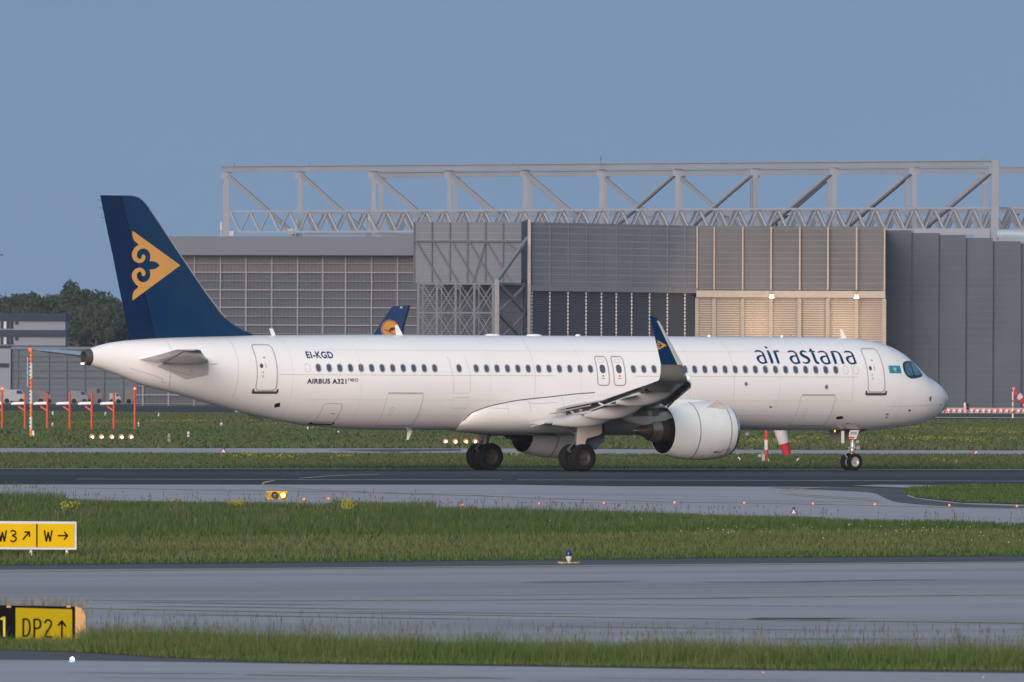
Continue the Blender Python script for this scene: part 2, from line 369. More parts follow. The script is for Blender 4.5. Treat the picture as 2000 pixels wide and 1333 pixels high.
# grass strips in front
sheet('middle_verge', area([(0, 981), (500, 990), (1000, 1002), (1500, 1016), (2050, 1030)], [(0, 1105.5), (500, 1101), (1000, 1096), (1500, 1090.5), (2050, 1087)]), m_soil, .012)
sheet('island_verge', [wl_pt(*p) for p in [(1764, 961), (1775, 955), (1850, 951.5), (2060, 949), (2060, 987.5), (1880, 982), (1790, 972), (1768, 966)]], m_soil, .014)
sheet('near_taxiway', area([(0, 1107.5), (500, 1103), (1000, 1098), (1500, 1092.5), (2050, 1088.5)], [(0, 1260), (500, 1270), (1000, 1290), (2050, 1306)]), m_conc2, .004)
sheet('taxiway_shoulder', area([(0, 1105.5), (500, 1101), (1000, 1096), (1500, 1090.5), (2050, 1087)], [(0, 1113.5), (500, 1110.5), (1000, 1105.5), (1500, 1101), (2050, 1097)]), m_shoulder, .008)
band('yellow_edge_line', [(0, 1118.3, .8), (500, 1112.5, .8), (1000, 1108, .8), (1500, 1103.5, .8), (2040, 1099, .8)], m_yel, .014)
band('yellow_centre_line', [(0, 1172.5, .7), (250, 1174, .7), (500, 1174.6, .8), (1000, 1172.6, .8), (1300, 1169.5, .8), (1700, 1165.5, .8), (2040, 1162.4, .8)], m_yel, .014)
band('yellow_centre_line', [(0, 1186, .9), (180, 1189.7, 1.0), (500, 1195.5, 1.0), (1000, 1203.7, 1.0), (1500, 1211.5, 1.0), (2040, 1218.6, 1.1)], m_yel, .014)
sheet('rubber_streak', [wl_pt(*p) for p in ((1455, 1210), (1490, 1208.7), (1700, 1209.6), (1600, 1211), (1480, 1211.6))], m_shoulder, .018)
sheet('near_verge', area([(0, 1257), (300, 1262), (600, 1272), (1000, 1284), (1500, 1290), (2050, 1295)], [(0, 1270), (200, 1278), (330, 1286.5), (560, 1296), (1000, 1301), (1500, 1309), (2050, 1313.5)]), m_soil, .012)
sheet('front_shoulder', area([(0, 1269), (200, 1277), (330, 1285.5), (560, 1295), (1000, 1300), (1500, 1308), (2050, 1312.5)], [(0, 1290), (150, 1291), (560, 1297.5), (1000, 1303), (1500, 1311), (2050, 1317)]), m_shoulder, .008)
sheet('front_pavement', area([(0, 1289), (150, 1290), (560, 1297), (1000, 1302), (1500, 1310), (2050, 1316)], [(0, 1420), (1000, 1425), (2050, 1430)]), m_front, .006)
band('front_line', [(480, 1319, .9), (700, 1323, 1.3), (1000, 1326.5, 1.0)], m_yel, .014)

m_seal = ground_mat('rubber_marks', (.24, .23, .25), (.28, .27, .29), (.19, .185, .20), .6, .4, .8, amt2=.5)
m_seal2 = ground_mat('dark_marks', (.17, .165, .18), (.20, .195, .21), (.13, .13, .14), .6, .4, .8, amt2=.5)
rs = random.Random(12)
for k in range(17):
    y0 = rs.uniform(1116, 1250); x0 = rs.uniform(-100, 1500); ln = rs.uniform(200, 1100); dy = -ln * .009 + rs.uniform(-1, 4) if y0 < 1170 else ln * .012 + rs.uniform(-3, 2); t = rs.uniform(.35, 1.1)
    band('rubber_mark', [(x0, y0, .15), (x0 + ln * .3, y0 + dy * .25 + rs.uniform(-.6, .6), t), (x0 + ln * .7, y0 + dy * .75 + rs.uniform(-.6, .6), t * .8), (x0 + ln, y0 + dy, .12)], m_seal if k % 4 else m_seal2, .009 + k * .0002)
for k in range(12):
    y0 = rs.uniform(951, 982) ; x0 = rs.uniform(500 if y0 > 965 else 0, 1350); ln = rs.uniform(150, 500)
    band('rubber_mark', [(x0, y0, .1), (x0 + ln * .5, y0 + ln * .005, .45), (x0 + ln, y0 + ln * .012, .1)], m_seal, .0075 + k * .0002)
for k in range(7):
    y0 = rs.uniform(1312, 1332); x0 = rs.uniform(0, 1500); ln = rs.uniform(200, 600)
    band('rubber_mark', [(x0, y0, .2), (x0 + ln * .5, y0 + ln * .006, 1.0), (x0 + ln, y0 + ln * .008, .2)], m_seal, .0085 + k * .0002)
# ------------------------------------------------------------------ grass blades
def leaf_mat(name, stops, scale=.12, fine=6.0, rough=.75):
    m = bpy.data.materials.new(name); m.use_nodes = True; nt = m.node_tree; n, l = nt.nodes, nt.links; b = n['Principled BSDF']
    g = n.new('ShaderNodeNewGeometry'); a = noise_mix(nt, g.outputs['Position'], scale, 3, .3, .7); c = noise_mix(nt, g.outputs['Position'], fine, 2, .3, .7)
    mx = n.new('ShaderNodeMath'); mx.operation = 'MULTIPLY_ADD'; mx.inputs[1].default_value = .55; l.new(c, mx.inputs[0])
    m2 = n.new('ShaderNodeMath'); m2.operation = 'MULTIPLY'; m2.inputs[1].default_value = .45; l.new(a, m2.inputs[0]); l.new(m2.outputs[0], mx.inputs[2])
    r = n.new('ShaderNodeValToRGB'); cr = r.color_ramp
    cr.elements[0].position = 0; cr.elements[0].color = (*stops[0], 1); cr.elements[1].position = 1; cr.elements[1].color = (*stops[-1], 1)
    for i, s_ in enumerate(stops[1:-1]): e = cr.elements.new((i + 1) / (len(stops) - 1)); e.color = (*s_, 1)
    l.new(mx.outputs[0], r.inputs[0]); l.new(r.outputs[0], b.inputs['Base Color'])
    b.inputs['Roughness'].default_value = rough; b.inputs['Specular IOR Level'].default_value = .15
    return m
m_blade = leaf_mat('grass_blades', [(.024, .062, .012), (.042, .084, .020), (.068, .100, .030), (.105, .100, .052)])
m_blade_far = leaf_mat('far_grass_blades', [(.036, .078, .022), (.056, .090, .030), (.078, .092, .038), (.10, .082, .048)], .02, 1.5)
m_stalk = leaf_mat('grass_stalks', [(.085, .080, .055), (.10, .088, .065), (.075, .09, .045)])
m_flower = leaf_mat('yellow_flowers', [(.20, .18, .02), (.26, .235, .03), (.13, .14, .025)])
m_wflower = leaf_mat('white_flowers', [(.5, .5, .45), (.4, .42, .36)])
def in_poly(P, x, y):
    P = np.array(P); n = len(P); inside = np.zeros(len(x), bool); j = n - 1
    for i in range(n):
        xi, yi, xj, yj = *P[i], *P[j]
        c = ((yi > y) != (yj > y)) & (x < (xj - xi) * (y - yi) / (yj - yi + 1e-12) + xi); inside ^= c; j = i
    return inside
def scatter(poly, dens, margin=1.5):
    """uniform random ground points of a region, kept to what the lens could see with some margin"""
    P = np.array(poly); y0, y1 = P[:, 1].min(), P[:, 1].max()
    half = 1000 / FPX * y1 + margin
    xa, xb = max(P[:, 0].min(), -half), min(P[:, 0].max(), half)
    n = int((xb - xa) * (y1 - y0) * dens); x = rng.uniform(xa, xb, n); y = rng.uniform(y0, y1, n)
    k = in_poly(poly, x, y) & (np.abs(x) < 1000 / FPX * y + margin)
    return x[k], y[k]
def vnoise(x, y, s, seed=0):
    """smooth value noise for clumps"""
    r_ = np.random.default_rng(seed); T = r_.random((256, 256)); u = x / s; v = y / s
    i = np.floor(u).astype(int); j = np.floor(v).astype(int); a = u - i; c = v - j; a = a * a * (3 - 2 * a); c = c * c * (3 - 2 * c)
    f = lambda p, q: T[p % 256, q % 256]
    return (f(i, j) * (1 - a) + f(i + 1, j) * a) * (1 - c) + (f(i, j + 1) * (1 - a) + f(i + 1, j + 1) * a) * c
def blades(name, x, y, h, w, mat, label, lean=.25, kind='stuff', two=True, z0=.012):
    n = len(x); a = rng.uniform(0, math.pi, n); dx = np.cos(a) * w / 2; dy = np.sin(a) * w / 2
    lx = rng.normal(0, lean, n) * h; ly = rng.normal(0, lean, n) * h
    V = np.zeros((n, 5, 3)); z = np.full(n, z0)
    V[:, 0] = np.stack([x - dx, y - dy, z], 1); V[:, 1] = np.stack([x + dx, y + dy, z], 1)
    mx_, my_ = x + lx * .35, y + ly * .35
    V[:, 2] = np.stack([mx_ + dx * .75, my_ + dy * .75, z + h * .55], 1); V[:, 3] = np.stack([mx_ - dx * .75, my_ - dy * .75, z + h * .55], 1)
    V[:, 4] = np.stack([x + lx, y + ly, z + h], 1)
    me = bpy.data.meshes.new(name); me.vertices.add(n * 5); me.vertices.foreach_set('co', V.reshape(-1).astype(np.float32))
    base = (np.arange(n) * 5)[:, None]; q = (base + np.array([0, 1, 2, 3])).reshape(-1); t = (base + np.array([3, 2, 4])).reshape(-1)
    loops = np.concatenate([q, t]); me.loops.add(len(loops)); me.loops.foreach_set('vertex_index', loops.astype(np.int32))
    me.polygons.add(2 * n); st = np.concatenate([np.arange(n) * 4, n * 4 + np.arange(n) * 3]); me.polygons.foreach_set('loop_start', st.astype(np.int32))
    me.update(calc_edges=True); me.materials.append(mat)
    o = bpy.data.objects.new(name, me); scn.collection.objects.link(o)
    return tag(o, label, 'grass', kind=kind)
def stalks(name, x, y, h, mat, label, r=.006, head=.10, hw_=.02):
    """thin stem with a seed head"""
    n = len(x); V = []; F = []
    a = rng.uniform(0, math.pi, n); dx, dy = np.cos(a), np.sin(a); lx = rng.normal(0, .1, n) * h; ly = rng.normal(0, .1, n) * h
    z1 = h * (1 - head); P = lambda k, px, py, pz: np.stack([px + k * dx, py + k * dy, pz], 1)
    lay = [P(-r, x, y, np.zeros(n)), P(r, x, y, np.zeros(n)), P(r * .7, x + lx * .8, y + ly * .8, z1), P(-r * .7, x + lx * .8, y + ly * .8, z1),
           P(-hw_, x + lx * .9, y + ly * .9, z1 + h * head * .4), P(hw_, x + lx * .9, y + ly * .9, z1 + h * head * .4), P(0, x + lx, y + ly, h)]
    V = np.stack(lay, 1); me = bpy.data.meshes.new(name); me.vertices.add(n * 7); me.vertices.foreach_set('co', V.reshape(-1).astype(np.float32))
    base = (np.arange(n) * 7)[:, None]; q = (base + np.array([0, 1, 2, 3])).reshape(-1); q2 = (base + np.array([3, 2, 5, 4])).reshape(-1); t = (base + np.array([4, 5, 6])).reshape(-1)
    loops = np.concatenate([q, q2, t]); me.loops.add(len(loops)); me.loops.foreach_set('vertex_index', loops.astype(np.int32)); me.polygons.add(3 * n)
    me.polygons.foreach_set('loop_start', np.concatenate([np.arange(2 * n) * 4, 8 * n + np.arange(n) * 3]).astype(np.int32)); me.update(calc_edges=True); me.materials.append(mat)
    o = bpy.data.objects.new(name, me); scn.collection.objects.link(o); return tag(o, label, 'grass', kind='stuff')
# middle strip
mid = area([(0, 981), (500, 990), (1000, 1002), (1500, 1016), (2050, 1030)], [(0, 1105.5), (500, 1101), (1000, 1096), (1500, 1090.5), (2050, 1087)])
def gline(P): return lambda x: np.interp(x, [G(*p).x for p in P], [G(*p).y for p in P])
mow = gline([(0, 1057), (500, 1052), (1000, 1050), (1500, 1040), (2000, 1038)]); mtop = gline([(0, 981), (500, 990), (1000, 1002), (1500, 1016), (2050, 1030)]); mbot = gline([(0, 1105.5), (500, 1101), (1000, 1096), (1500, 1090.5), (2050, 1087)])
x, y = scatter(mid, 34)
tall = np.clip((y - mow(x)) / 9, 0, 1) * np.clip((mtop(x) - y) / 14, .25, 1); cl = vnoise(x, y * .45, 2.0, 3); cl2 = vnoise(x, y * .4, 6, 5)
xb0, xb1 = G(645, 1000).x, G(850, 1000).x; bush_ = ((x > xb0) & (x < xb1) & (y > mtop(x) - 22)) | ((x < G(110, 990).x) & (y > mtop(x) - 22))
h = (.07 + .07 * rng.random(len(x))) * (1 - tall) + tall * (.08 + .20 * cl * cl + .16 * cl2 ** 2 + .13 * rng.random(len(x))) + bush_ * (.10 + .20 * cl * rng.random(len(x)))
front = (y < mow(x) - 0) ; fringe = y < mbot(x) + 5
m_mown = leaf_mat('mown_blades', [(.050, .086, .022), (.074, .105, .030), (.104, .120, .044), (.130, .120, .062)], .10, 5)
m_fringe = leaf_mat('fringe_blades', [(.030, .082, .012), (.048, .105, .020), (.085, .115, .03)], .2, 5)
for nm, k, mt, lb, hm in (('middle_grass', ~front, m_blade, 'tall rough dark green grass along the back of the broad middle strip', 1), ('mown_grass', front & ~fringe, m_mown, 'shorter pale green grass along the front of the broad middle strip', 1), ('fringe_grass', fringe, m_fringe, 'bright green grass fringe where the middle strip meets the near taxiway', .75)):
    blades(nm, x[k], y[k], h[k] * hm, rng.uniform(.014, .030, k.sum()), mt, lb)
k = (rng.random(len(x)) < .05 * (.15 + cl ** 2)) & (tall > .2)
stalks('grass_stalks', x[k], y[k], h[k] + .10 + .26 * rng.random(k.sum()) ** 1.5, m_stalk, 'brown seed stalks standing above the middle grass strip', .005, .22, .016)
isl = [wl_pt(*p) for p in [(1764, 961), (1775, 955), (1850, 951.5), (2060, 949), (2060, 987.5), (1880, 982), (1790, 972), (1768, 966)]]
x, y = scatter(isl, 26); blades('island_grass', x, y, .05 + .08 * rng.random(len(x)) + .06 * vnoise(x, y, 3, 9), rng.uniform(.025, .05, len(x)), m_blade, 'green grass tongue between dark and pale taxiways at the right edge')
near = area([(0, 1257), (300, 1262), (600, 1272), (1000, 1284), (1500, 1290), (2050, 1295)], [(0, 1270), (200, 1278), (330, 1286.5), (560, 1296), (1000, 1301), (1500, 1309), (2050, 1313.5)])
x, y = scatter(near, 420)
sgn = x < G(158, 1262).x
cl = vnoise(x, y, .5, 13); h = (.10 + .13 * rng.random(len(x)) + .30 * cl * rng.random(len(x))) * np.where(sgn, .45, 1.0) * np.where(rng.random(len(x)) < .10, 1.0 + .9 * rng.random(len(x)), 1.0)
edge_d = np.clip((y - (np.interp(x, [G(*p).x for p in ((0, 1270), (330, 1286.5), (1000, 1301), (2050, 1313.5))], [G(*p).y for p in ((0, 1270), (330, 1286.5), (1000, 1301), (2050, 1313.5))]))) / 1.2, .25, 1)
blades('near_grass', x, y, h * edge_d, rng.uniform(.005, .011, len(x)), leaf_mat('near_blades', [(.036, .085, .014), (.062, .112, .024), (.098, .125, .038), (.16, .135, .08)], .5, 8), 'narrow strip of blurred green grass nearest the camera', .3)
k = (rng.random(len(x)) < .05 * (.35 + cl ** 2)) & ~sgn & (edge_d > .6)
stalks('near_stalks', x[k], y[k], .24 + .40 * rng.random(k.sum()) ** 1.6, m_stalk, 'thin seed stalks rising from the nearest grass strip', .0022, .2, .008)
k = (rng.random(len(x)) < .45) & sgn & (y > gline([(0, 1262), (300, 1270)])(x))
stalks('pale_stalks', x[k], np.maximum(y[k] + 1.5, G(90, 1260).y + .35 + rng.random(k.sum())), .55 + .20 * rng.random(k.sum()), leaf_mat('pale_stalk', [(.17, .17, .165), (.21, .20, .19), (.15, .155, .145)]), 'pale dry stalks standing behind the black and yellow sign', .002, .25, .006)
# far strips
s2 = area([(0, 886.5), (500, 887.4), (1000, 888), (1500, 889.5), (2050, 890.2)], [(0, 915.6), (1000, 916.2), (2050, 917.6)])
x, y = scatter(s2, 9); blades('roadside_grass', x, y, .04 + .07 * rng.random(len(x)) + .06 * vnoise(x, y, 6, 21), rng.uniform(.05, .12, len(x)), m_blade_far, 'dull green grass strip just beyond the dark taxiway')
s3 = area([(0, 805), (1000, 812), (1500, 821), (2050, 823)], [(0, 875.6), (500, 876), (1000, 876.8), (1500, 879.3), (2050, 880.6)])
x, y = scatter(s3, 1.6); blades('far_grass', x, y, .05 + .12 * rng.random(len(x)) + .12 * vnoise(x, y, 14, 22), rng.uniform(.12, .3, len(x)), m_blade_far, 'wide olive grassland behind the airliner')
# flowers: weed patches
def flower_patch(name, spots, label, mat, n_each, hz, size, seed):
    r_ = np.random.default_rng(seed); xs_, ys_, zs_, ws_ = [], [], [], []
    for (px, py, wpx, hm) in spots:
        c = G(px, py); sc = FPX / c.y; k = int(n_each * max(.3, wpx / 40)); wpx = wpx * 1.5; hm = hm * .7
        
        xs_.append(c.x + r_.normal(0, wpx / sc / 2.6, k)); ys_.append(c.y + r_.normal(0, 9.0, k)); zs_.append(hm * (.35 + .65 * r_.random(k))); ws_.append(size * (.6 + .8 * r_.random(k)) )
    x, y, z, w = map(np.concatenate, (xs_, ys_, zs_, ws_)); n = len(x); V = np.zeros((n, 4, 3)); a = r_.uniform(0, math.pi, n)
    for q, (u, v) in enumerate(((-1, 0), (0, -1), (1, 0), (0, 1))):
        V[:, q] = np.stack([x + u * w / 2 * np.cos(a), y + u * w / 2 * np.sin(a), z + v * w / 2], 1)
    me = bpy.data.meshes.new(name); me.from_pydata(V.reshape(-1, 3).tolist(), [], (np.arange(n * 4).reshape(-1, 4)).tolist()); me.materials.append(mat)
    o = bpy.data.objects.new(name, me); scn.collection.objects.link(o); return tag(o, label, 'flowers', kind='stuff')
flower_patch('far_flowers', [(1890, 850, 60, .5), (1780, 862, 90, .5), (1850, 861, 70, .4), (1660, 860, 14, .5), (1520, 870, 60, .5), (1470, 868, 60, .5), (1580, 860, 40, .4), (1930, 842, 90, .4), (1985, 863, 40, .4), (1640, 872, 50, .4), (1720, 840, 60, .4), (1800, 838, 50, .4), (1905, 868, 30, .5), (1620, 838, 40, .4), (1965, 850, 40, .5),
    (180, 830, 70, .5), (300, 828, 60, .5), (440, 826, 60, .5), (220, 826, 40, .4), (560, 832, 60, .4), (370, 826, 50, .4), (480, 895, 40, .4), (545, 898, 24, .4), (578, 894, 16, .5), (675, 896, 20, .4), (1000, 893, 10, .4), (620, 840, 60, .4), (1850, 905, 20, .3)], 'pale yellow flower patches scattered over the far grassland', m_flower, 70, .5, .075, 31)
flower_patch('white_flowers', [(1100, 1022, 90, .35), (1290, 1020, 30, .35), (1400, 1042, 120, .25), (1170, 1026, 80, .3), (905, 1020, 30, .35), (870, 1018, 30, .35), (1560, 1042, 90, .25), (1780, 1042, 100, .25), (720, 1055, 8, .2), (1690, 1045, 60, .3), (1950, 1055, 60, .25)], 'tiny white flower heads in the middle grass strip', m_wflower, 16, .3, .026, 32)
# ================================================================== AIRLINER
X0 = (U0 - 1000) / FPX * DIST
jet = empty('airliner', (X0, DIST, 0), TH, 'large white twin engine airliner with dark blue tail taxiing across the middle of the photo', 'airliner')
def L(x, y, z): return Vector((21.98 - x, -y, z))      # station aft of nose, starboard, up -> local
FT = np.array([[0,3.15,3.15,0,3.15],[.03,3.30,3.01,.18,3.15],[.1,3.46,2.86,.33,3.16],[.3,3.68,2.64,.58,3.18],[.6,3.90,2.42,.86,3.22],[1,4.11,2.25,1.12,3.28],[1.5,4.36,2.10,1.36,3.36],[1.9,4.68,2.01,1.51,3.43],[2.3,5.04,1.95,1.62,3.5],[2.7,5.32,1.90,1.71,3.57],[3.3,5.58,1.84,1.81,3.66],[4,5.76,1.80,1.90,3.75],[5,5.88,1.78,1.96,3.83],[6,5.92,1.78,1.975,3.86],[7,5.93,1.78,1.975,3.86],[29,5.93,1.78,1.975,3.86],[31.3,5.92,1.82,1.97,3.88],[33.4,5.9,1.96,1.93,3.95],[34.5,5.89,2.09,1.88,4.03],[36,5.88,2.36,1.77,4.15],[37.2,5.85,2.62,1.66,4.27],[39.9,5.78,3.28,1.30,4.55],[41.9,5.68,3.74,.88,4.72],[43,5.58,4.13,.62,4.84],[43.8,5.45,4.38,.44,4.9],[44.2,5.32,4.5,.37,4.92],[44.8,5.2,4.6,.3,4.92]])
def pchip(x, X, Y):
    h = np.diff(X); d = np.diff(Y) / h; m = np.zeros(len(X))
    for i in range(1, len(X) - 1):
        if d[i - 1] * d[i] > 0:
            w1 = 2 * h[i] + h[i - 1]; w2 = h[i] + 2 * h[i - 1]; m[i] = (w1 + w2) / (w1 / d[i - 1] + w2 / d[i])
    m[0] = d[0]; m[-1] = d[-1]
    i = min(max(np.searchsorted(X, x) - 1, 0), len(X) - 2); t = (x - X[i]) / h[i]; t = min(max(t, 0), 1)
    return ((2*t**3-3*t*t+1)*Y[i] + (t**3-2*t*t+t)*h[i]*m[i] + (-2*t**3+3*t*t)*Y[i+1] + (t**3-t*t)*h[i]*m[i+1])
_pc = {}
def prof(x):
    k = round(x, 3)
    if k not in _pc: _pc[k] = [float(pchip(x, FT[:, 0], FT[:, i])) for i in (1, 2, 3, 4)]
    return _pc[k]
def hw(x, z):
    zt, zb, w, zc = prof(x)
    t = (z - zc) / (zt - zc) if z > zc else (zc - z) / (zc - zb)
    return w * math.sqrt(max(0, 1 - t * t))
def SF(px, py):
    y = 1.5
    for i in range(45):
        x, z = PA(px, py, y); x = max(x, 0.001); y = .6 * y + .4 * hw(x, z)
    return x, z
def skin(x, z, off=.008, side=1):
    y = hw(x, z); e = .02
    nz = -(hw(x, z + e) - hw(x, z - e)) / (2 * e); nx = -(hw(x + e, z) - hw(x - e, z)) / (2 * e)
    n = Vector((nx, 1, nz)).normalized()
    return L(x + n.x * off, side * (y + n.y * off), z + n.z * off)
white = pm('aircraft_white', (.81, .795, .80), .32, var=.045, scale=.5, coat=.6, coatr=.12, stretch=(.35, 1, 1.2))
grey_p = pm('aircraft_grey', (.42, .42, .42), .4, var=.06, coat=.2)
lgrey = pm('pale_grey_metal', (.50, .50, .49), .38, .25, var=.08)
seam = pm('panel_seam', (.30, .29, .29), .5); seam_d = pm('door_seam', (.20, .20, .20), .45)
navy = pm('tail_blue', (.0012, .022, .085), .35, var=.15, scale=.4, coat=.35, coatr=.08, spec=.25, col2=(.001, .030, .078))
tblue = pm('title_blue', (.002, .030, .11), .4, spec=.2)
gold = pm('emblem_gold', (.52, .27, .08), .4, var=.03)
black = pm('black_trim', (.012, .012, .014), .45)
dark = pm('dark_cavity', (.018, .018, .022), .7)
hot = pm('burnt_metal', (.14, .105, .085), .38, .8, var=.2, scale=3)
ring = pm('nozzle_ring', (.34, .25, .2), .3, .85, var=.15)
bare = pm('bare_metal', (.55, .56, .58), .25, .9, var=.05)
rubber = pm('tyre_rubber', (.010, .010, .011), .85, var=.2, spec=.15)
rimm = pm('wheel_rim', (.55, .54, .52), .4, .5, var=.15); rimd = pm('dusty_rim', (.085, .075, .07), .55, .5, var=.3, scale=8)
strutm = pm('strut_grey', (.42, .41, .40), .4, .3, var=.2, scale=5)
glass = pm('cabin_glass', (.045, .075, .13), .15, var=.35, scale=1.3, coat=.3, col2=(.09, .085, .13))
winring = pm('window_surround', (.42, .43, .48), .4)
red = pm('red_paint', (.45, .02, .02), .5)

# fuselage -----------------------------------------------------------
xs = [0.0005, .01, .03, .06, .1, .16, .23, .3, .4, .5, .6, .8] + list(np.arange(1.0, 7.01, .2)) + list(np.arange(8, 29.1, 1.5)) + list(np.arange(29.5, 44.3, .4)) + [44.42]
def fus_ring(x, n=72, s=1.0):
    zt, zb, w, zc = prof(x); out = []
    for k in range(n):
        a = 2 * math.pi * k / n; c, q = math.cos(a), math.sin(a)
        out.append(L(x, w * c * s, zc + ((zt - zc) if q > 0 else (zc - zb)) * q * s))
    return out
b = MB(); b.loft([fus_ring(x) for x in xs]); fus = b.build('fuselage', white, jet, 50)
b = MB(); 
b.loft([fus_ring(44.43, 32, 1.0), fus_ring(44.47, 32, 1.02), fus_ring(44.6, 32, 1.0), fus_ring(44.71, 32, .96), fus_ring(44.72, 32, .72), fus_ring(44.5, 32, .66)])
b.m[-1] = 1
apu = b.build('tailpipe', [pm('tailpipe_metal', (.13, .115, .105), .45, .6, var=.15), dark], jet, 35)
b = MB(); b.box(L(44.77, .0, 4.62), (.12, .09, .07)); tl = b.build('tail_lamp', pm('lit_white', (.9, .9, .85), .3, emit=((1, .93, .8), 1.2)), jet)
# belly fairing -------------------------------------------------------
FR = [(26.22,2.2,1.10,1.93),(26.1,2.42,1.36,1.82),(25.9,2.6,1.58,1.74),(25.2,2.84,1.86,1.66),(24.4,3.0,2.02,1.6),(23.6,3.12,2.10,1.575),(22.3,3.24,2.16,1.56),(20.9,3.38,2.19,1.55),(19.9,3.44,2.2,1.55),(17.5,3.42,2.2,1.55),(16,3.2,2.18,1.56),(15,2.95,2.1,1.6),(14.2,2.65,1.95,1.66),(13.5,2.3,1.6,1.74)]
rings = []
for x, zu, wf, zb in FR:
    zc = min(2.55, zu - .1); top = []
    for k in range(6):
        t = k / 5; z = zu + (zc - zu) * t; y = (hw(x, zu) - .04) + (wf - hw(x, zu) + .04) * math.sin(t * math.pi / 2); top.append((y, z))
    low = [(wf * math.cos(a) ** .75, zc - (zc - zb) * math.sin(a) ** .85) for a in np.linspace(.0, math.pi / 2 * .999, 16)[1:]]
    half = top + low
    rings.append([L(x, y, z) for y, z in half] + [L(x, -y, z) for y, z in half[::-1]])
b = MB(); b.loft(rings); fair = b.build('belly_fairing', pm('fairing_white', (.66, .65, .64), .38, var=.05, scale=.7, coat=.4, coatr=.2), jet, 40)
edge = smooth_line([(x, zu) for x, zu, _, _ in FR[:9]], 4)
bm = flat2d(ribbon(edge, .035, False), (0, 0)); mapped('fairing_edge', bm, lambda x, z: skin(x, z, .012), pm('gap_black', (.04, .04, .045), .6), fair)
def fskin(x, z):
    zu = np.interp(-x, [-f[0] for f in FR], [f[1] for f in FR]); wf = np.interp(-x, [-f[0] for f in FR], [f[2] for f in FR])
    zc = min(2.55, zu - .1); t = max(0, min(1, (zu - z) / (zu - zc)))
    return L(x, (hw(x, zu) - .04) + (wf - hw(x, zu) + .04) * math.sin(t * math.pi / 2) + .012, z)
for line in ([(24.4, 2.95), (24.4, 2.56)], [(23.3, 3.1), (23.3, 2.56)], [(23.3, 2.95), (22.3, 2.98), (21.9, 3.0)], [(21.6, 3.25), (21.6, 2.56)], [(25.2, 2.75), (24.4, 2.72)]):
    mapped('panel_seam', flat2d(ribbon(smooth_line(line, 3), .014, False), (.2, .1)), fskin, seam, fair)

# skin details --------------------------------------------------------
def on_skin(name, loops, mat, parent=jet, off=.008, cuts=(.25, .06)): return mapped(name, flat2d(loops, cuts), lambda x, z: skin(x, z, off), mat, parent)
def tag_part(o, label): o['label'] = label; return o
WZ = 4.475
def cabin_window(x, z=WZ, parent=jet):
    outer = rrect(x - .15, z - .195, x + .15, z + .195, .148, 6)
    o = on_skin('cabin_window', [[outer, rrect(x - .108, z - .155, x + .108, z + .155, .106, 6)[::-1]]], winring, parent, .010, (0, .07))
    return on_skin('window_pane', [[rrect(x - .108, z - .155, x + .108, z + .155, .106, 6)]], glass, o, .007, (0, .07))
for i in range(12): cabin_window(34.03 - i * .5364)
cabin_window(26.88)
for i in range(12): cabin_window(26.0 - i * .5373)
for i in range(6): cabin_window(17.85 - i * .541)
for i in range(15): cabin_window(14.64 - i * .5329)
for x in (34.56, 6.65, 6.11): on_skin('blanked_window', ribbon(rrect(x - .13, WZ - .18, x + .13, WZ + .18, .128, 5), .014), seam)
def cabin_door(x0, x1, z0, z1, first, label):
    d = on_skin('cabin_door', [[rrect(x0 + .03, z0 + .03, x1 - .03, z1 - .03, .15)]], white, jet, .012, (.3, .08)); tag_part(d, label)
    on_skin('door_seam', ribbon(rrect(x0, z0, x1, z1, .17), .055), pm('door_outline', (.42, .42, .41), .45), d, .014, (0, .08))
    xm = (x0 + x1) / 2
    on_skin('door_porthole', [[ell(xm + .26, z0 + 1.05, .085, .1, 16)]], glass, d, .017, (0, .05))
    on_skin('door_handle', [[[(xm + .05, z0 + .96), (xm + .03, z0 + .96), (xm + .035, z0 + 1.16), (xm + .055, z0 + 1.16)]]], black, d, .017)
    for u_, v_ in ((.16, .72), (.15, .55)): on_skin('door_notice', [[[(xm + u_ + .11, z0 + v_), (xm + u_, z0 + v_), (xm + u_, z0 + v_ + .1), (xm + u_ + .11, z0 + v_ + .1)]]], pm('faint_print', (.62, .50, .49), .5), d, .016)
    on_skin('door_mark', [[[(xm + .12, z0 + 1.38), (xm + .02, z0 + 1.38), (xm + .02, z0 + 1.43), (xm + .12, z0 + 1.43)]]], red, d, .016)
    on_skin('scuff_plate', [[[(x1 + .13, z0 - .1), (x1 + .13, z0 + .05), (x1 + .05, z0 + .06), (x1 + .02, z0 - .04), (x0 - .02, z0 - .04), (x0 - .05, z0 + .06), (x0 - .13, z0 + .05), (x0 - .13, z0 - .1), (x0 - .07, z0 - .15), (x1 + .07, z0 - .15)]]], pm('scuff_dark', (.07, .062, .06), .5), d, .016, (.2, .05))
cabin_door(36.06, 37.02, 3.5, 5.46, 0, 'rear cabin door')
cabin_door(4.6, 5.5, 3.5, 5.42, 1, 'front cabin door')
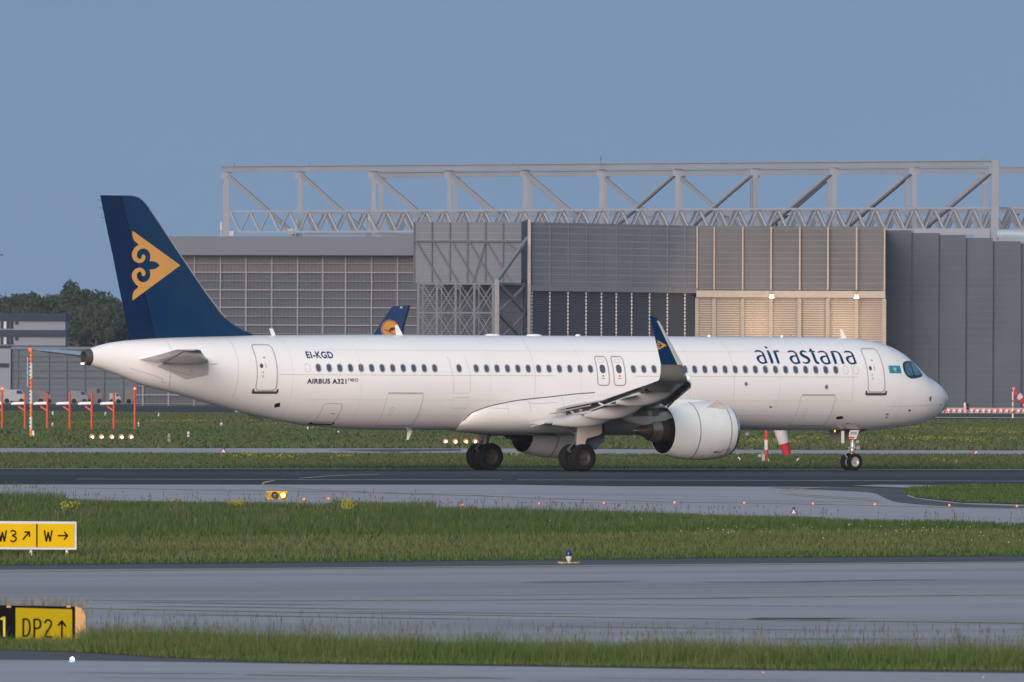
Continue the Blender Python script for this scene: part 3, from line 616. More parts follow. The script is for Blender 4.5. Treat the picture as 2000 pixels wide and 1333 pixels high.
for x0 in (19.16, 18.31):
    d = on_skin('overwing_exit', [[rrect(x0, 3.76, x0 + .6, 5.02, .13)]], white, jet, .010, (.3, .08))
    on_skin('exit_outline', ribbon(rrect(x0, 3.76, x0 + .6, 5.02, .14), .05), pm('exit_rim', (.30, .30, .30), .45), d, .013, (0, .08))
    cabin_window(x0 + .30, WZ, d) if False else None
    w = on_skin('exit_window', [[rrect(x0 + .16, WZ - .19, x0 + .45, WZ + .19, .14, 6)]], glass, d, .014, (0, .07))
    on_skin('exit_panel', ribbon(rrect(x0 + .15, 4.76, x0 + .46, 4.9, .05), .012), seam, d, .014)
    on_skin('exit_notice', [[[(x0 + .35, 4.14), (x0 + .25, 4.14), (x0 + .25, 4.2), (x0 + .35, 4.2)]], [[(x0 + .4, 4.05), (x0 + .2, 4.05), (x0 + .2, 4.075), (x0 + .4, 4.075)]]], red, d, .014)
# hold doors and panel seams
def seamline(pts, w=.014, mat=seam, closed=False, parent=jet, name='panel_seam', k=1): return on_skin(name, ribbon(smooth_line(pts, 4, closed) if k else pts, w, closed), mat, parent, .010, (.3, .08))
def hold_door(x0, x1, z1, z0, label):
    d = on_skin('hold_door', [[rrect(x0, z0, x1, z1, .08)]], white, jet, .009, (.3, .07)); tag_part(d, label)
    on_skin('hold_door_seam', ribbon(rrect(x0, z0, x1, z1, .08), .014), seam, d, .012, (0, .07))
    on_skin('hinge_bar', [[[(x0 + .02, z1 + .03), (x1 - .02, z1 + .03), (x1 - .02, z1 + .065), (x0 + .02, z1 + .065)]]], pm('hinge_grey', (.36, .35, .35), .5), d, .03)
    on_skin('latch_panel', ribbon(rrect(x1 - .5, (z0 + z1) / 2 - .28, x1 - .36, (z0 + z1) / 2 + .1, .05), .012), seam, d, .013)
hold_door(28.72, 30.56, 3.36, 2.0, 'rear hold door'); hold_door(7.2, 9.04, 3.33, 2.02, 'forward hold door')
d = on_skin('bulk_door', [[rrect(32.7, 2.14, 33.62, 2.93, .1)]], white, jet, .009); on_skin('bulk_door_seam', ribbon(rrect(32.7, 2.14, 33.62, 2.93, .1), .02), seam, d, .012)
on_skin('bulk_door_sill', [[[(33.75, 2.08), (33.68, 2.16), (33.6, 2.08), (32.72, 2.06), (32.66, 2.15), (32.58, 2.08), (32.66, 2.0), (33.66, 2.03)]]], black, d, .016)
on_skin('bulk_door_latch', [[[(33.1, 2.5), (32.9, 2.5), (32.9, 2.52), (33.1, 2.52)]]], black, d, .016)
seamline([(36.0, 4.18), (31, 4.17), (26, 4.17), (22.0, 4.17)], .012); seamline([(17.8, 4.16), (12, 4.16), (6, 4.16)], .012)
seamline([(27.35, 5.0), (27.25, 4.3), (27.2, 3.4), (26.35, 3.4), (26.35, 4.3), (26.45, 5.0)], .012, k=0)
seamline([(27.15, 3.22), (26.35, 3.22), (26.35, 2.75), (27.15, 2.75)], .012, closed=True, k=0)
for x in (35.3, 31.9, 25.3, 20.6, 14.9, 10.2, 3.6): seamline([(x, prof(x)[0] - .12), (x, 5.0), (x, 4.2), (x, 3.2), (x, prof(x)[1] + .25)], .010, pm('faint_seam', (.55, .54, .54), .5))
for z in (5.25, 3.1, 2.45): seamline([(34.5, max(z, prof(34.5)[1] + .3)), (30, z), (20, z), (6.2, z)], .010, pm('faint_seam', (0, 0, 0)))
for x in (23.0, 12.6, 6.3, 37.9): seamline([(x, 5.75), (x, 5.2), (x, 4.5), (x, 3.8), (x, 3.2)], .010)
seamline([(40.9, 5.6), (40.9, 5.2), (40.95, 4.8), (41.0, 4.4), (40.9, 3.9), (40.8, 3.65)], .016)
seamline([(42.8, 4.45), (41.3, 4.0), (41.25, 3.85), (41.0, 3.82)], .014)
seamline([(.62, 3.7), (.6, 3.3), (.62, 2.9), (.7, 2.55)], .012)
seamline([(1.2, 2.95), (2.5, 2.9), (4.4, 2.86)], .010)
on_skin('outflow_valve', [[[(35.9, 2.92), (35.7, 2.98), (35.62, 2.8), (35.85, 2.76)]]], black, jet, .016)
on_skin('service_panel', ribbon([(36.5, 2.45), (35.8, 2.3), (35.7, 2.2), (36.3, 2.32)], .03), black, jet, .014)
on_skin('static_port', [[ell(7.73, 3.72, .10, .11, 10)]], pm('port_grey', (.28, .27, .27), .5), jet, .014); on_skin('static_port', [[ell(7.73, 3.72, .035, .045, 10)]], black, jet, .018)
on_skin('static_port', [[ell(11.99, 3.84, .085, .085, 12)]], pm('port_dark', (.14, .14, .14), .5), jet, .014)
on_skin('air_inlet', [[ell(6.62, 2.36, .2, .07, 16)]], dark, jet, .014)
on_skin('air_inlet', [[rrect(1.78, 3.11, 1.9, 3.31, .02)]], pm('vane_grey', (.13, .12, .14), .5), jet, .014)
for x, z, a, c in ((2.97, 2.69, .07, .05), (10.52, 2.83, .07, .035), (1.0, 2.95, .08, .02), (4.15, 2.52, .08, .03), (4.1, 2.38, .05, .03), (6.0, 2.1, .1, .02)):
    on_skin('drain_port', [[ell(x, z, a, c, 10)]], pm('port_black', (.05, .045, .045), .5), jet, .014)
# flag
b0 = rrect(3.575, 4.335, 4.29, 4.67, .004, 1)
fl = on_skin('national_flag', [[b0]], pm('flag_teal', (.0, .25, .36), .45, var=.02), jet, .012, (.1, .05))
on_skin('flag_sun', [[ell(3.93, 4.52, .085, .072, 20)]], pm('flag_yellow', (.62, .42, .08), .5), fl, .016, (0, .04))
on_skin('flag_eagle', [[smooth_line([(4.03, 4.47), (3.93, 4.40), (3.83, 4.47), (3.87, 4.43), (3.93, 4.37), (3.99, 4.43)], 3, True)]], pm('flag_yellow', (0, 0, 0)), fl, .016)
on_skin('flag_ornament', [[[(4.275, 4.35), (4.245, 4.35), (4.245, 4.655), (4.275, 4.655)]]], pm('flag_yellow', (0, 0, 0)), fl, .016)
# lettering traced on the skin
def letters(name, loops_list, sc, ox, oy, mat, parent=jet, k=2, label=None):
    LL = []
    for loops in loops_list:
        LL.append([[(ox + p[0] / sc, oy + p[1] / sc) for p in lp] for lp in loops])
    bm = flat2d(LL, (4, 1.2))
    def fn(a, c):
        x, z = SF(a, c); return skin(x, z, .010)
    o = mapped(name, bm, fn, mat, parent)
    if label: o['label'] = label
    return o
def S_(pts, k=4): return smooth_line(pts, k, True)
A_out = [(148,305),(200,272),(260,262),(340,268),(400,293),(450,335),(490,385),(515,440),(560,560),(600,660),(622,722),(560,735),(470,752),(400,748),(340,715),(280,655),(235,590),(222,530),(235,490),(280,455),(350,438),(435,440),(430,410),(400,360),(350,330),(290,318),(230,324),(172,350)]
A_in = [(455,480),(490,570),(515,655),(510,683),(470,690),(400,685),(350,640),(318,580),(325,530),(355,500),(405,485)]
def la(dx, dy): return [[(x + dx, y + dy) for x, y in A_out], [(x + dx, y + dy) for x, y in A_in]]
title = [la(0, 0), [[(568,275),(660,272),(700,345),(760,490),(810,620),(838,740),(745,742),(710,630),(650,460),(600,340)]],
 [S_([(500,140),(545,130),(600,160),(618,195),(590,210),(540,190)])],
 [[(800,295),(860,278),(930,271),(1000,270),(1035,325),(980,322),(920,335),(940,400),(1000,560),(1040,680),(1055,742),(965,742),(930,620),(870,460)]],
 la(1172, 8),
 [stroke(smooth_line([(2000,345),(1930,305),(1860,300),(1808,325),(1800,375),(1835,430),(1909,478),(1989,515),(2059,563),(2094,625),(2075,685),(2010,716),(1945,718),(1868,688)], 4), [30, 50, 75, 88, 92, 92, 92, 90, 75, 50, 42])],
 [[(x + 1909, y) for x, y in [(240,195),(270,240),(300,285),(370,285),(400,325),(335,330),(345,360),(400,480),(440,600),(480,670),(535,690),(548,755),(480,762),(420,730),(370,650),(330,550),(270,400),(235,325),(180,320),(160,290),(205,275),(185,240)]]],
 la(1909 + 344, 20),
 [[(x + 1909, y) for x, y in [(930,310),(1000,290),(1100,290),(1190,310),(1270,360),(1330,450),(1380,570),(1420,680),(1445,750),(1350,750),(1320,660),(1280,540),(1240,430),(1190,365),(1110,335),(1045,340),(1050,370),(1110,510),(1150,630),(1180,750),(1085,750),(1060,660),(1000,490),(955,370)]]],
 la(1909 + 1264, 22)]
tte = bpy.data.objects.new('airline_title', None); scn.collection.objects.link(tte); tte.parent = jet
for gl in title: letters('title_letter', [gl], 18.18, 1465, 670, tblue, tte)
def skin_text(name, body, xa, z0, h, width, mat, bold=0.0, shear=0.0, off=.010, parent=jet):
    bm = cut(text_bm(body, h, bold, width), 0, .06)
    return mapped(name, bm, lambda u, v: skin(xa - u - shear * v, z0 + v, off), mat, parent)
skin_text('registration', 'EI-KGD', 34.50, 4.90, .27, 1.35, tblue, .03)
skin_text('type_title', 'AIRBUS A321', 34.62, 3.80, .20, 1.95, pm('type_blue', (.004, .012, .035), .4), .035)
for i, ch in enumerate([[(0, 0), (.02, .1), (.1, .12), (.15, .08), (.14, 0)], [(.2, .06), (.34, .07), (.3, .12), (.22, .11), (.19, .05), (.24, .0), (.34, .01)], [(.4, .06), (.45, .12), (.55, .12), (.57, .06), (.52, .0), (.43, .0), (.4, .06)]]):
    p = stroke(smooth_line([(32.63 - .85 * a - .05, 3.90 + .9 * c) for a, c in ch], 4), .028)
    n = len(p) // 2
    on_skin('type_title', [[[p[j], p[j + 1], p[2 * n - 2 - j], p[2 * n - 1 - j]]] for j in range(n - 1)], pm('type_blue', (0, 0, 0)), jet, .010, (0, 0))
# cockpit windows
def px_skin(name, loops, mat, parent, off, cuts=(3, 2.5)):
    def fn(a, c):
        x, z = SF(a, c); return skin(x, z, off)
    return mapped(name, flat2d(loops, cuts), fn, mat, parent)
cwo = S_([(1763,711),(1766.5,706.8),(1773,705.6),(1781.5,705.9),(1785,710),(1791,718),(1797,725.5),(1801.5,734),(1797,737.3),(1787,739.6),(1779,739.6),(1771.5,735.5),(1766,727.5),(1763.3,718)], 3)
cw = px_skin('cockpit_window', [[cwo]], pm('cockpit_mask', (.006, .016, .04), .2, coat=.6), jet, .010)
px_skin('cockpit_pane', [[S_([(1766.5,713),(1770,710.5),(1775.5,710),(1779,718),(1781.5,727),(1782.5,733.5),(1776,734.5),(1771,731.5),(1767.5,724)], 3)]], pm('cockpit_glass', (.05, .12, .2), .08, coat=.8, var=.4, scale=2), cw, .016)
px_skin('cockpit_pane', [[S_([(1779,711.5),(1783.5,711.5),(1789,719),(1794.5,726),(1797.5,731.5),(1792,733.8),(1786.5,733.5),(1784,727),(1781.5,719)], 3)]], pm('cockpit_glass', (0, 0, 0)), cw, .016)
# port side windshields (mirror, approximate)
for sgn, zz in ((-1, 0),):
    bm = flat2d([[[(3.25, 4.8), (2.5, 4.9), (1.95, 4.62), (1.75, 4.35), (2.45, 4.16), (3.2, 4.2), (3.4, 4.45)]]], (.2, .08))
    mapped('cockpit_window', bm, lambda x, z: skin(x, z, .010, -1), pm('cockpit_mask', (0, 0, 0)), jet)
# aerials, domes, lamps
def aerial(px0, px1, pyb, tip0, tip1, pyt, th=.05, name='blade_aerial', y=0, mat=white):
    q = [PA(px0, pyb, y), PA(px1, pyb, y), PA(tip1, pyt, y), PA(tip0, pyt, y)]
    b = MB(); b.prism([L(x, y - th / 2, z) for x, z in q], (0, -th, 0)); return b.build(name, mat, jet)
aerial(1643.6, 1654.8, 664.5, 1641.3, 1644.2, 643.3); aerial(531.2, 537.8, 656, 526, 532.5, 642.2); aerial(774.5, 787.5, 657, 772, 776, 634.8, .06)
aerial(797, 806, 838, 794.5, 797.5, 859.5); aerial(464, 476, 799.5, 459, 468, 805); aerial(1458, 1466, 838, 1455, 1461, 850.5)
aerial(1716, 1726, 834, 1719, 1723, 845, .04, 'drain_mast', 0, black) if False else None
for px, w in ((962, .42), (1043, .42), (1129, .14)):
    x, z = PA(px, 655.5, 0); b = MB(); b.revolve([(-.02, w), (.03, w * .9), (.06, w * .6), (.075, .01)], L(x, 0, prof(x)[0]), (0, 0, 1), 20, sq=(.45, 1)); b.build('aerial_dome', white, jet, 60)
for px, r in ((1545, .05), (1617, .04), (1385, .09), (1527, .07)):
    x, z = PA(px, 659, 0); b = MB(); b.revolve([(-.02, r), (.05, r * .8), (.09, .01)], L(x, 0, prof(x)[0]), (0, 0, 1), 12); b.build('aerial_dome' if r > .06 else 'beacon', white if r > .06 else pm('amber_lens', (.5, .2, .05), .3), jet, 60)
x, z = PA(1630.5, 842, 0); b = MB(); b.revolve([(0, .035), (.05, .035), (.08, .01)], L(x, 0, prof(x)[1]), (0, 0, -1), 12); b.build('beacon', pm('lit_amber', (.9, .4, .05), .3, emit=((1, .42, .06), 1.5)), jet, 60)

# wings -----------------------------------------------------------------
def foil(c, t, n=11, camber=.02):
    xs_ = [.5 * (1 - math.cos(math.pi * i / (n - 1))) for i in range(n)]
    yt = [5 * t * (.2969 * math.sqrt(x) - .126 * x - .3516 * x * x + .2843 * x ** 3 - .1036 * x ** 4) for x in xs_]
    yc = [camber * 4 * x * (1 - x) for x in xs_]
    up = [(x * c, (a + k) * c) for x, a, k in zip(xs_, yt, yc)]; lo = [(x * c, (k - a) * c) for x, a, k in zip(xs_, yt, yc)]
    return up + lo[::-1][1:-1]
WS = [(1.6, 16.7, 22.65, 2.62, .13, 3.0), (2.0, 16.9, 22.7, 2.62, .13, 3.0), (6.4, 19.35, 22.9, 2.98, .12, 1.5), (12, 22.27, 24.75, 3.47, .105, .3), (16.6, 24.66, 26.25, 3.90, .10, -.5), (17.1, 24.92, 26.42, 3.96, .10, -.5)]
def wsec(y):
    a = [np.interp(y, [w[0] for w in WS], [w[i] for w in WS]) for i in range(1, 6)]
    return a           # le, te, z, t, twist
def wing_pt(y, f, up, s=1):
    """point of the wing at span y and chord fraction f; up in chords above the mean line"""
    le, te, z, t, tw = wsec(y); c = te - le
    return L(le + f * c, s * y, z + math.sin(R(tw)) * (.4 - f) * c + up * c)
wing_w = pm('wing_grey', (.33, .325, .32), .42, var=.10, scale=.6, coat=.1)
wing_dark = pm('wing_cove', (.06, .06, .065), .6, var=.3, scale=2)
def wing_section(y, f0, f1, s, tmul=1.0):
    le, te, z, t, tw = wsec(y); c = te - le
    pts = foil(1, t)
    out = []
    for a, h in pts:
        a2 = f0 + (f1 - f0) * a; 
        # thickness follows the full section
        x = min(max(a2, 1e-4), 1)
        yt = 5 * t * (.2969 * math.sqrt(x) - .126 * x - .3516 * x * x + .2843 * x ** 3 - .1036 * x ** 4)
        yc = .02 * 4 * x * (1 - x)
        sg = 1 if h >= .02 * 4 * a * (1 - a) else -1
        out.append((a2, yc + sg * yt * tmul))
    return [wing_pt(y, a, h, s) for a, h in out]
def make_wing(s):
    w = MB(); ys = [1.6, 2.0, 4, 6.4, 9, 12, 14.5, 16.6, 17.1]
    w.loft([wing_section(y, 0, .78, s) for y in ys])
    # cove closing face is part of the loft; outboard of the flap the wing keeps its full chord
    w.loft([wing_section(y, .779, 1.0, s) for y in (13.9, 15.5, 17.1)])
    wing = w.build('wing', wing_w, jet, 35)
    wing['label'] = 'starboard wing' if s > 0 else 'port wing'
    # spoilers / upper shroud over the flap gap
    for ya, yb in ((2.3, 6.3), (6.5, 10.1), (10.2, 13.8)):
        p = MB()
        p.loft([[wing_pt(y, .775, .062 - .0 * y, s), wing_pt(y, .90, .038, s), wing_pt(y, .90, .030, s), wing_pt(y, .775, .045, s)] for y in (ya, yb)])
        p.build('spoiler', wing_w, wing)
    # flaps: own aerofoil, lowered
    def flap(ya, yb, ang, drop, aft, ch):
        rings_ = []
        for y in (ya, yb):
            le, te, z, t, tw = wsec(y); c = te - le; cf = ch(y)
            o = wing_pt(y, .80, 0, 1); ox = 21.98 - o.x + aft; oz = o.z - drop
            rr = []
            for a, h in foil(cf, .13, 9):
                ca, sa = math.cos(R(ang)), math.sin(R(ang))
                rr.append(L(ox + a * ca + h * sa, s * y, oz - a * sa + h * ca))
            rings_.append(rr)
        f = MB(); f.loft(rings_); f.build('flap', pm('flap_grey', (.60, .60, .60), .4, var=.08, coat=.2), wing, 35)
    flap(2.25, 6.3, 13, .24, .28, lambda y: 1.65 - .13 * (y - 2.2)); flap(6.5, 13.8, 14, .20, .22, lambda y: 1.2 - .055 * (y - 6.4))
    f = MB(); f.loft([[wing_pt(y, .98, .004, s), wing_pt(y, 1.06, -.008, s), wing_pt(y, 1.06, -.016, s), wing_pt(y, .98, -.012, s)] for y in (3.2, 6.2)]); f.build('flap_tab', wing_w, wing)
    # black filler behind the flaps: the shade of the gap painted in
    f = MB()
    for y0, y1 in ((2.25, 6.3), (6.5, 13.8)):
        f.loft([[wing_pt(y, .72, -.055, s), wing_pt(y, .79, .045, s), wing_pt(y, .80, .04, s), wing_pt(y, .80, -.05, s)] for y in (y0, y1)])
    f.build('flap_gap_shade', black, wing)
    # dark linkage in the gap
    f = MB(); f.bar(wing_pt(2.4, .80, -.012, s), wing_pt(6.4, .80, -.012, s), .07, .07); f.bar(wing_pt(6.4, .80, -.012, s), wing_pt(13.7, .80, -.012, s), .06, .06)
    for y in np.arange(2.6, 13.6, .55): f.bar(wing_pt(y, .77, -.01, s), wing_pt(y, .86, -.035, s), .06, .05)
    f.build('flap_linkage', pm('linkage', (.16, .13, .10), .6, .3, var=.5, scale=9), wing)
    # slats
    for ya, yb in ((2.6, 4.9), (6.9, 10.2), (10.3, 13.6), (13.7, 16.9)):
        f = MB(); rr = []
        for y in (ya, yb):
            o = wing_pt(y, 0, 0, s); c = wsec(y)[1] - wsec(y)[0]; c = max(c, 2.7)
            rr.append([o + Vector((a * c, 0, h * c - .05)) for a, h in ((-.10, .045), (-.02, .055), (.06, .035), (.105, -.01), (.10, -.055), (.085, -.075), (.08, -.06), (.082, -.02), (.045, .015), (-.02, .035))])
        f.loft(rr); sl = f.build('slat', pm('slat_white', (.66, .66, .66), .35, coat=.3), wing, 40)
        f = MB(); rr = []
        for y in (ya + .05, yb - .05):
            o = wing_pt(y, 0, 0, s); c = max(wsec(y)[1] - wsec(y)[0], 2.7)
            rr.append([o + Vector((a * c, 0, h * c - .05)) for a, h in ((-.02, .028), (.03, .012), (.058, -.01), (.056, -.044), (.03, -.034), (-.02, -.01))])
        f.loft(rr); f.build('slat_gap_shade', black, wing)  # black filler: shade in the hollow behind the slat, painted dark
        f = MB(); f.bar(wing_pt(ya + .3, .02, -.01, s), wing_pt(yb - .1, .02, -.01, s), .05, .05)
        for y in np.arange(ya + .35, yb - .1, .62): f.bar(wing_pt(y, .02, -.01, s), wing_pt(y, 0, 0, s) + Vector((.09 * 2.2, 0, -.1)), .05, .05)
        f.build('slat_track', strutm, wing)
    # canoe fairings
    for y, xt, zt, ln, r in ((6.55, 24.98, 2.10, 3.5, .25), (9.8, 25.43, 2.44, 3.2, .235), (12.8, 25.74, 3.02, 2.7, .21), (2.7, 23.72, 2.08, 1.2, .13), (4.6, 24.2, 2.12, 1.3, .10), (8.2, 24.9, 2.52, 1.2, .09), (11.3, 25.3, 2.92, 1.1, .08)):
        le, te, z, t, tw = wsec(y); f = MB(); rr = []
        p_aft = Vector((xt, zt)); p_mid = Vector((te - .75, zt + .10)); p_fwd = Vector((xt - ln, z - .14))
        for q in range(13):
            u = q / 12; P = p_aft * (1 - u) ** 2 + p_mid * 2 * u * (1 - u) + p_fwd * u * u
            rad = r * .9 * (math.sin(math.pi * min(1, (u * .90 + .045))) ** .8); hgt = rad * 1.45
            rr.append([L(P.x, s * y + rad * math.cos(2 * math.pi * k / 14), P.y + hgt * math.sin(2 * math.pi * k / 14) * (1 if math.sin(2 * math.pi * k / 14) < 0 else 1.2)) for k in range(14)])
        f.loft(rr); f.build('flap_track_fairing', pm('fairing_grey', (.47, .465, .46), .38, var=.05, coat=.2), wing, 50)
    # sharklet
    f = MB(); rr = []
    for y, z, xl, xt_, th in ((17.1, 3.96, 24.92, 26.42, .14), (17.4, 3.99, 25.1, 26.55, .13), (17.65, 4.1, 25.3, 26.66, .12), (17.8, 4.32, 25.48, 26.72, .11), (17.86, 4.6, 25.64, 26.76, .10), (17.9, 4.66, 25.67, 26.77, .10)):
        rr.append((y, z, xl, xt_, th))
    def sring(y, z, xl, xt_, th):
        # the section normal turns from up to inboard along the bend
        i = min(1, max(0, (z - 3.96) / .6)); nx_, nz_ = -math.sin(i * math.pi / 2 * .93), math.cos(i * math.pi / 2 * .93)
        return [L(xl + a, s * (y + h * nx_), z + h * nz_) for a, h in foil(xt_ - xl, th, 9, 0)]
    f.loft([sring(*q) for q in rr]); f.build('wingtip_bend', pm('wingtip_metal', (.24, .23, .22), .35, .3, var=.1), wing, 50)
    up = [(17.9, 4.66, 25.67, 26.77, .10), (17.97, 5.3, 26.13, 26.98, .10), (18.03, 5.9, 26.56, 27.19, .10), (18.08, 6.35, 26.88, 27.36, .10), (18.1, 6.52, 27.02, 27.42, .10), (18.11, 6.66, 27.16, 27.47, .09), (18.115, 6.72, 27.32, 27.48, .06)]
    f = MB(); f.loft([sring(y, z, xl + .0, xt_, th) for y, z, xl, xt_, th in up]); sk = f.build('winglet', navy, jet, 50)
    f = MB(); lr = []
    for y, z, xl, xt_, th in up[:5]:
        c = xt_ - xl; wd = .26 * c + .02
        lr.append([L(xl - .012 + a, s * (y + h * -.994), z + h * .1) for a, h in ((0, 0), (wd * .25, .058 * c), (wd, .072 * c), (wd, -.072 * c), (wd * .25, -.058 * c))])
    f.loft(lr); f.build('winglet_leading_edge', pm('pale_edge', (.62, .61, .58), .35, .2), sk, 40)
    if s > 0:
        f = MB(); f.revolve([(0, .04), (.06, .035), (.08, .01)], L(25.28, 17.75, 4.12), (0, -1, .2), 10); f.build('navigation_lamp', pm('lit_green', (.05, .6, .3), .3, emit=((.1, 1, .5), 3)), wing)
    return wing, sk, up
wing_r, winglet_r, upr = make_wing(1); wing_l, winglet_l, _ = make_wing(-1)
# tail emblem traced on the fin, in px of the survey zoom
E_half = [(1015,358),(1012,385),(1025,430),(1058,462),(1032,485),(1012,520),(1010,555),(1028,588),(1060,604),(1090,598),(1110,575),(1112,552),(1098,539),(1084,546),(1084,562),(1068,574),(1050,560),(1048,532),(1062,506),(1092,493),(1125,502),(1146,530),(1150,562),(1144,592)]
E_leaf = [(1170,591),(1198,600),(1222,622)]
up_c = smooth_line(E_half, 3); lf = smooth_line([(1144, 592)] + E_leaf, 3)[1:]
tophalf = [(p[0], p[1]) for p in up_c] + [(p[0], p[1]) for p in lf]
emblem = [(1380, 622)] + tophalf + [(x, 1244 - y + (5 if y < 480 else 0)) for x, y in tophalf[::-1][1:]]
emblem_px = [(x / 3.92, 360 + y / 3.92) for x, y in emblem]
# fin ---------------------------------------------------------------------
FIN = [(5.3, 36.0, 42.5), (5.88, 36.1, 42.45), (6.1, 36.72, 42.52), (6.43, 37.37, 42.60), (6.83, 37.9, 42.69), (7.75, 38.66, 42.93), (9.29, 39.88, 43.29), (10.39, 40.73, 43.57), (11.2, 41.36, 43.77), (11.6, 41.72, 43.86), (11.78, 41.98, 43.90), (11.86, 42.3, 43.93)]
def fin_ab(z): return np.interp(z, [f[0] for f in FIN], [f[1] for f in FIN]), np.interp(z, [f[0] for f in FIN], [f[2] for f in FIN])
def fin_half(x, z):
    a, c_ = fin_ab(z); core = max(a, c_ - (4.7 - (z - 6) * .42)) ; 
    c = c_ - a; u = min(max((x - a) / c, 0), 1); t = .085 if z > 7 else .06 + .025 * max(0, (z - 5.8) / 1.2)
    return c * 5 * t * (.2969 * math.sqrt(u) - .126 * u - .3516 * u * u + .2843 * u ** 3 - .1036 * u ** 4)
def fin_ring(z, u0, u1, n=12, grow=0):
    a, c_ = fin_ab(z); us = [u0 + (u1 - u0) * (.5 * (1 - math.cos(math.pi * i / (n - 1)))) for i in range(n)]
    R_ = [(a + (c_ - a) * u, fin_half(a + (c_ - a) * u, z)) for u in us]
    return [L(x, y + .002 + grow, z) for x, y in R_] + [L(x, -y - .002 - grow, z) for x, y in R_[::-1]]
def hinge(z):
    a, c_ = fin_ab(z); return 1 - (.31 * (4.0 - .12 * (z - 6)) + 0) / (c_ - a)
zz_ = [5.3, 5.6, 5.88, 6.0, 6.1, 6.25, 6.43, 6.6, 6.83, 7.2, 7.75, 8.5, 9.29, 10.39, 11.2, 11.6, 11.78, 11.86]
b = MB(); b.loft([fin_ring(z, 0, hinge(z)) for z in zz_]); fin = b.build('tail_fin', navy, jet, 40)
b = MB(); b.loft([fin_ring(z, hinge(z) + .012, 1, 9) for z in zz_ if z > 5.5]); rud = b.build('rudder', pm('rudder_blue_shaded', (.0012, .013, .058), .4, var=.12, scale=.4, coat=.25, spec=.25), fin, 40)  # tail blue darkened: weaker sky reflection on the rudder put into colour
b = MB(); b.loft([[L(fin_ab(z)[0] - .015, .05, z), L(fin_ab(z)[0] - .02, 0, z), L(fin_ab(z)[0] - .015, -.05, z), L(fin_ab(z)[0] + .05, -.09, z), L(fin_ab(z)[0] + .05, .09, z)] for z in (6.6, 7.75, 9.29, 10.39, 11.3)]); b.build('fin_leading_edge', lgrey, fin, 40)
def fin_map(px, py, off=.012):
    y = .2
    for i in range(8):
        x, z = PA(px, py, y); y = fin_half(x, z)
    return L(x, y + off, z)
mapped('tail_emblem', flat2d([[emblem_px]], (3, 3)), fin_map, gold, fin)
for z in (11.3, 10.9, 11.65):
    b = MB(); a, c_ = fin_ab(z); b.tube(L(c_, 0, z), L(c_ + .22, 0, z + .02), .012, .004, 6); b.build('static_wick', black, fin)
# winglet emblem
def wl_map(px, py):
    y = 17.95
    for i in range(5):
        x, z = PA(px, py, y); y = np.interp(z, [u[1] for u in upr], [u[0] for u in upr]); xl = np.interp(z, [u[1] for u in upr], [u[2] for u in upr]); xt_ = np.interp(z, [u[1] for u in upr], [u[3] for u in upr])
        c = xt_ - xl; uu = min(max((x - xl) / c, 0), 1)
        h = c * 5 * .10 * (.2969 * math.sqrt(uu) - .126 * uu - .3516 * uu * uu + .2843 * uu ** 3 - .1036 * uu ** 4)
    return L(x, y + h + .012, z)
ew = [(1283.5 + (x - 1015) / 365 * 17.5, 675 + (y - 622) / 262 * 9.7) for x, y in emblem]
mapped('winglet_emblem', flat2d([[ew]], (2, 2)), wl_map, gold, winglet_r)
# tailplanes
def tailplane(s):
    q = MB(); rr = []
    for y, xl, xt_, z, t in ((.25, 38.6, 42.4, 4.70, .11), (.9, 39.0, 42.42, 4.75, .11), (3.5, 40.75, 43.05, 4.97, .10), (6.0, 42.45, 43.7, 5.2, .09), (6.2, 42.8, 43.76, 5.22, .06)):
        rr.append([L(xl + a, s * y, z - h + .02 * (a - .4)) for a, h in foil(xt_ - xl, t, 10, .01)])
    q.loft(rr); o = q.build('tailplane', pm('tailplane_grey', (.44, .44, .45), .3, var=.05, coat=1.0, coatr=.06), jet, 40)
    o['label'] = 'starboard tailplane seen from beneath' if s > 0 else 'port tailplane beyond the tail cone'
    q = MB(); q.loft([[L(xe - .02, s * y, z), L(xe, s * y, z - .022 - t), L(xe + .02, s * y, z)] for y, xe, z, t in ((.95, 41.35, 4.75, .14), (6.1, 43.3, 5.2, .05))]); q.build('elevator_seam', seam_d, o)
    return o
tp_r = tailplane(1); tp_l = tailplane(-1)
# root plate below the starboard tailplane
pl = [SF(*p) for p in ((405.5,700),(407,715),(406,733),(363,741.5),(306,716),(330,706),(370,702))]
on_skin('tailplane_root_plate', [[pl]], pm('root_plate', (.46, .45, .44), .4, var=.08, scale=3), jet, .014, (.3, .08))
on_skin('panel_seam', ribbon([SF(*p) for p in ((330, 722), (371, 733), (374, 715))], .02, False), seam_d, jet, .018)
on_skin('faint_notice', [[[SF(410, 711), SF(424, 710), SF(424, 712.5), SF(410, 713)]]], pm('faint_print', (0, 0, 0)), jet, .012)
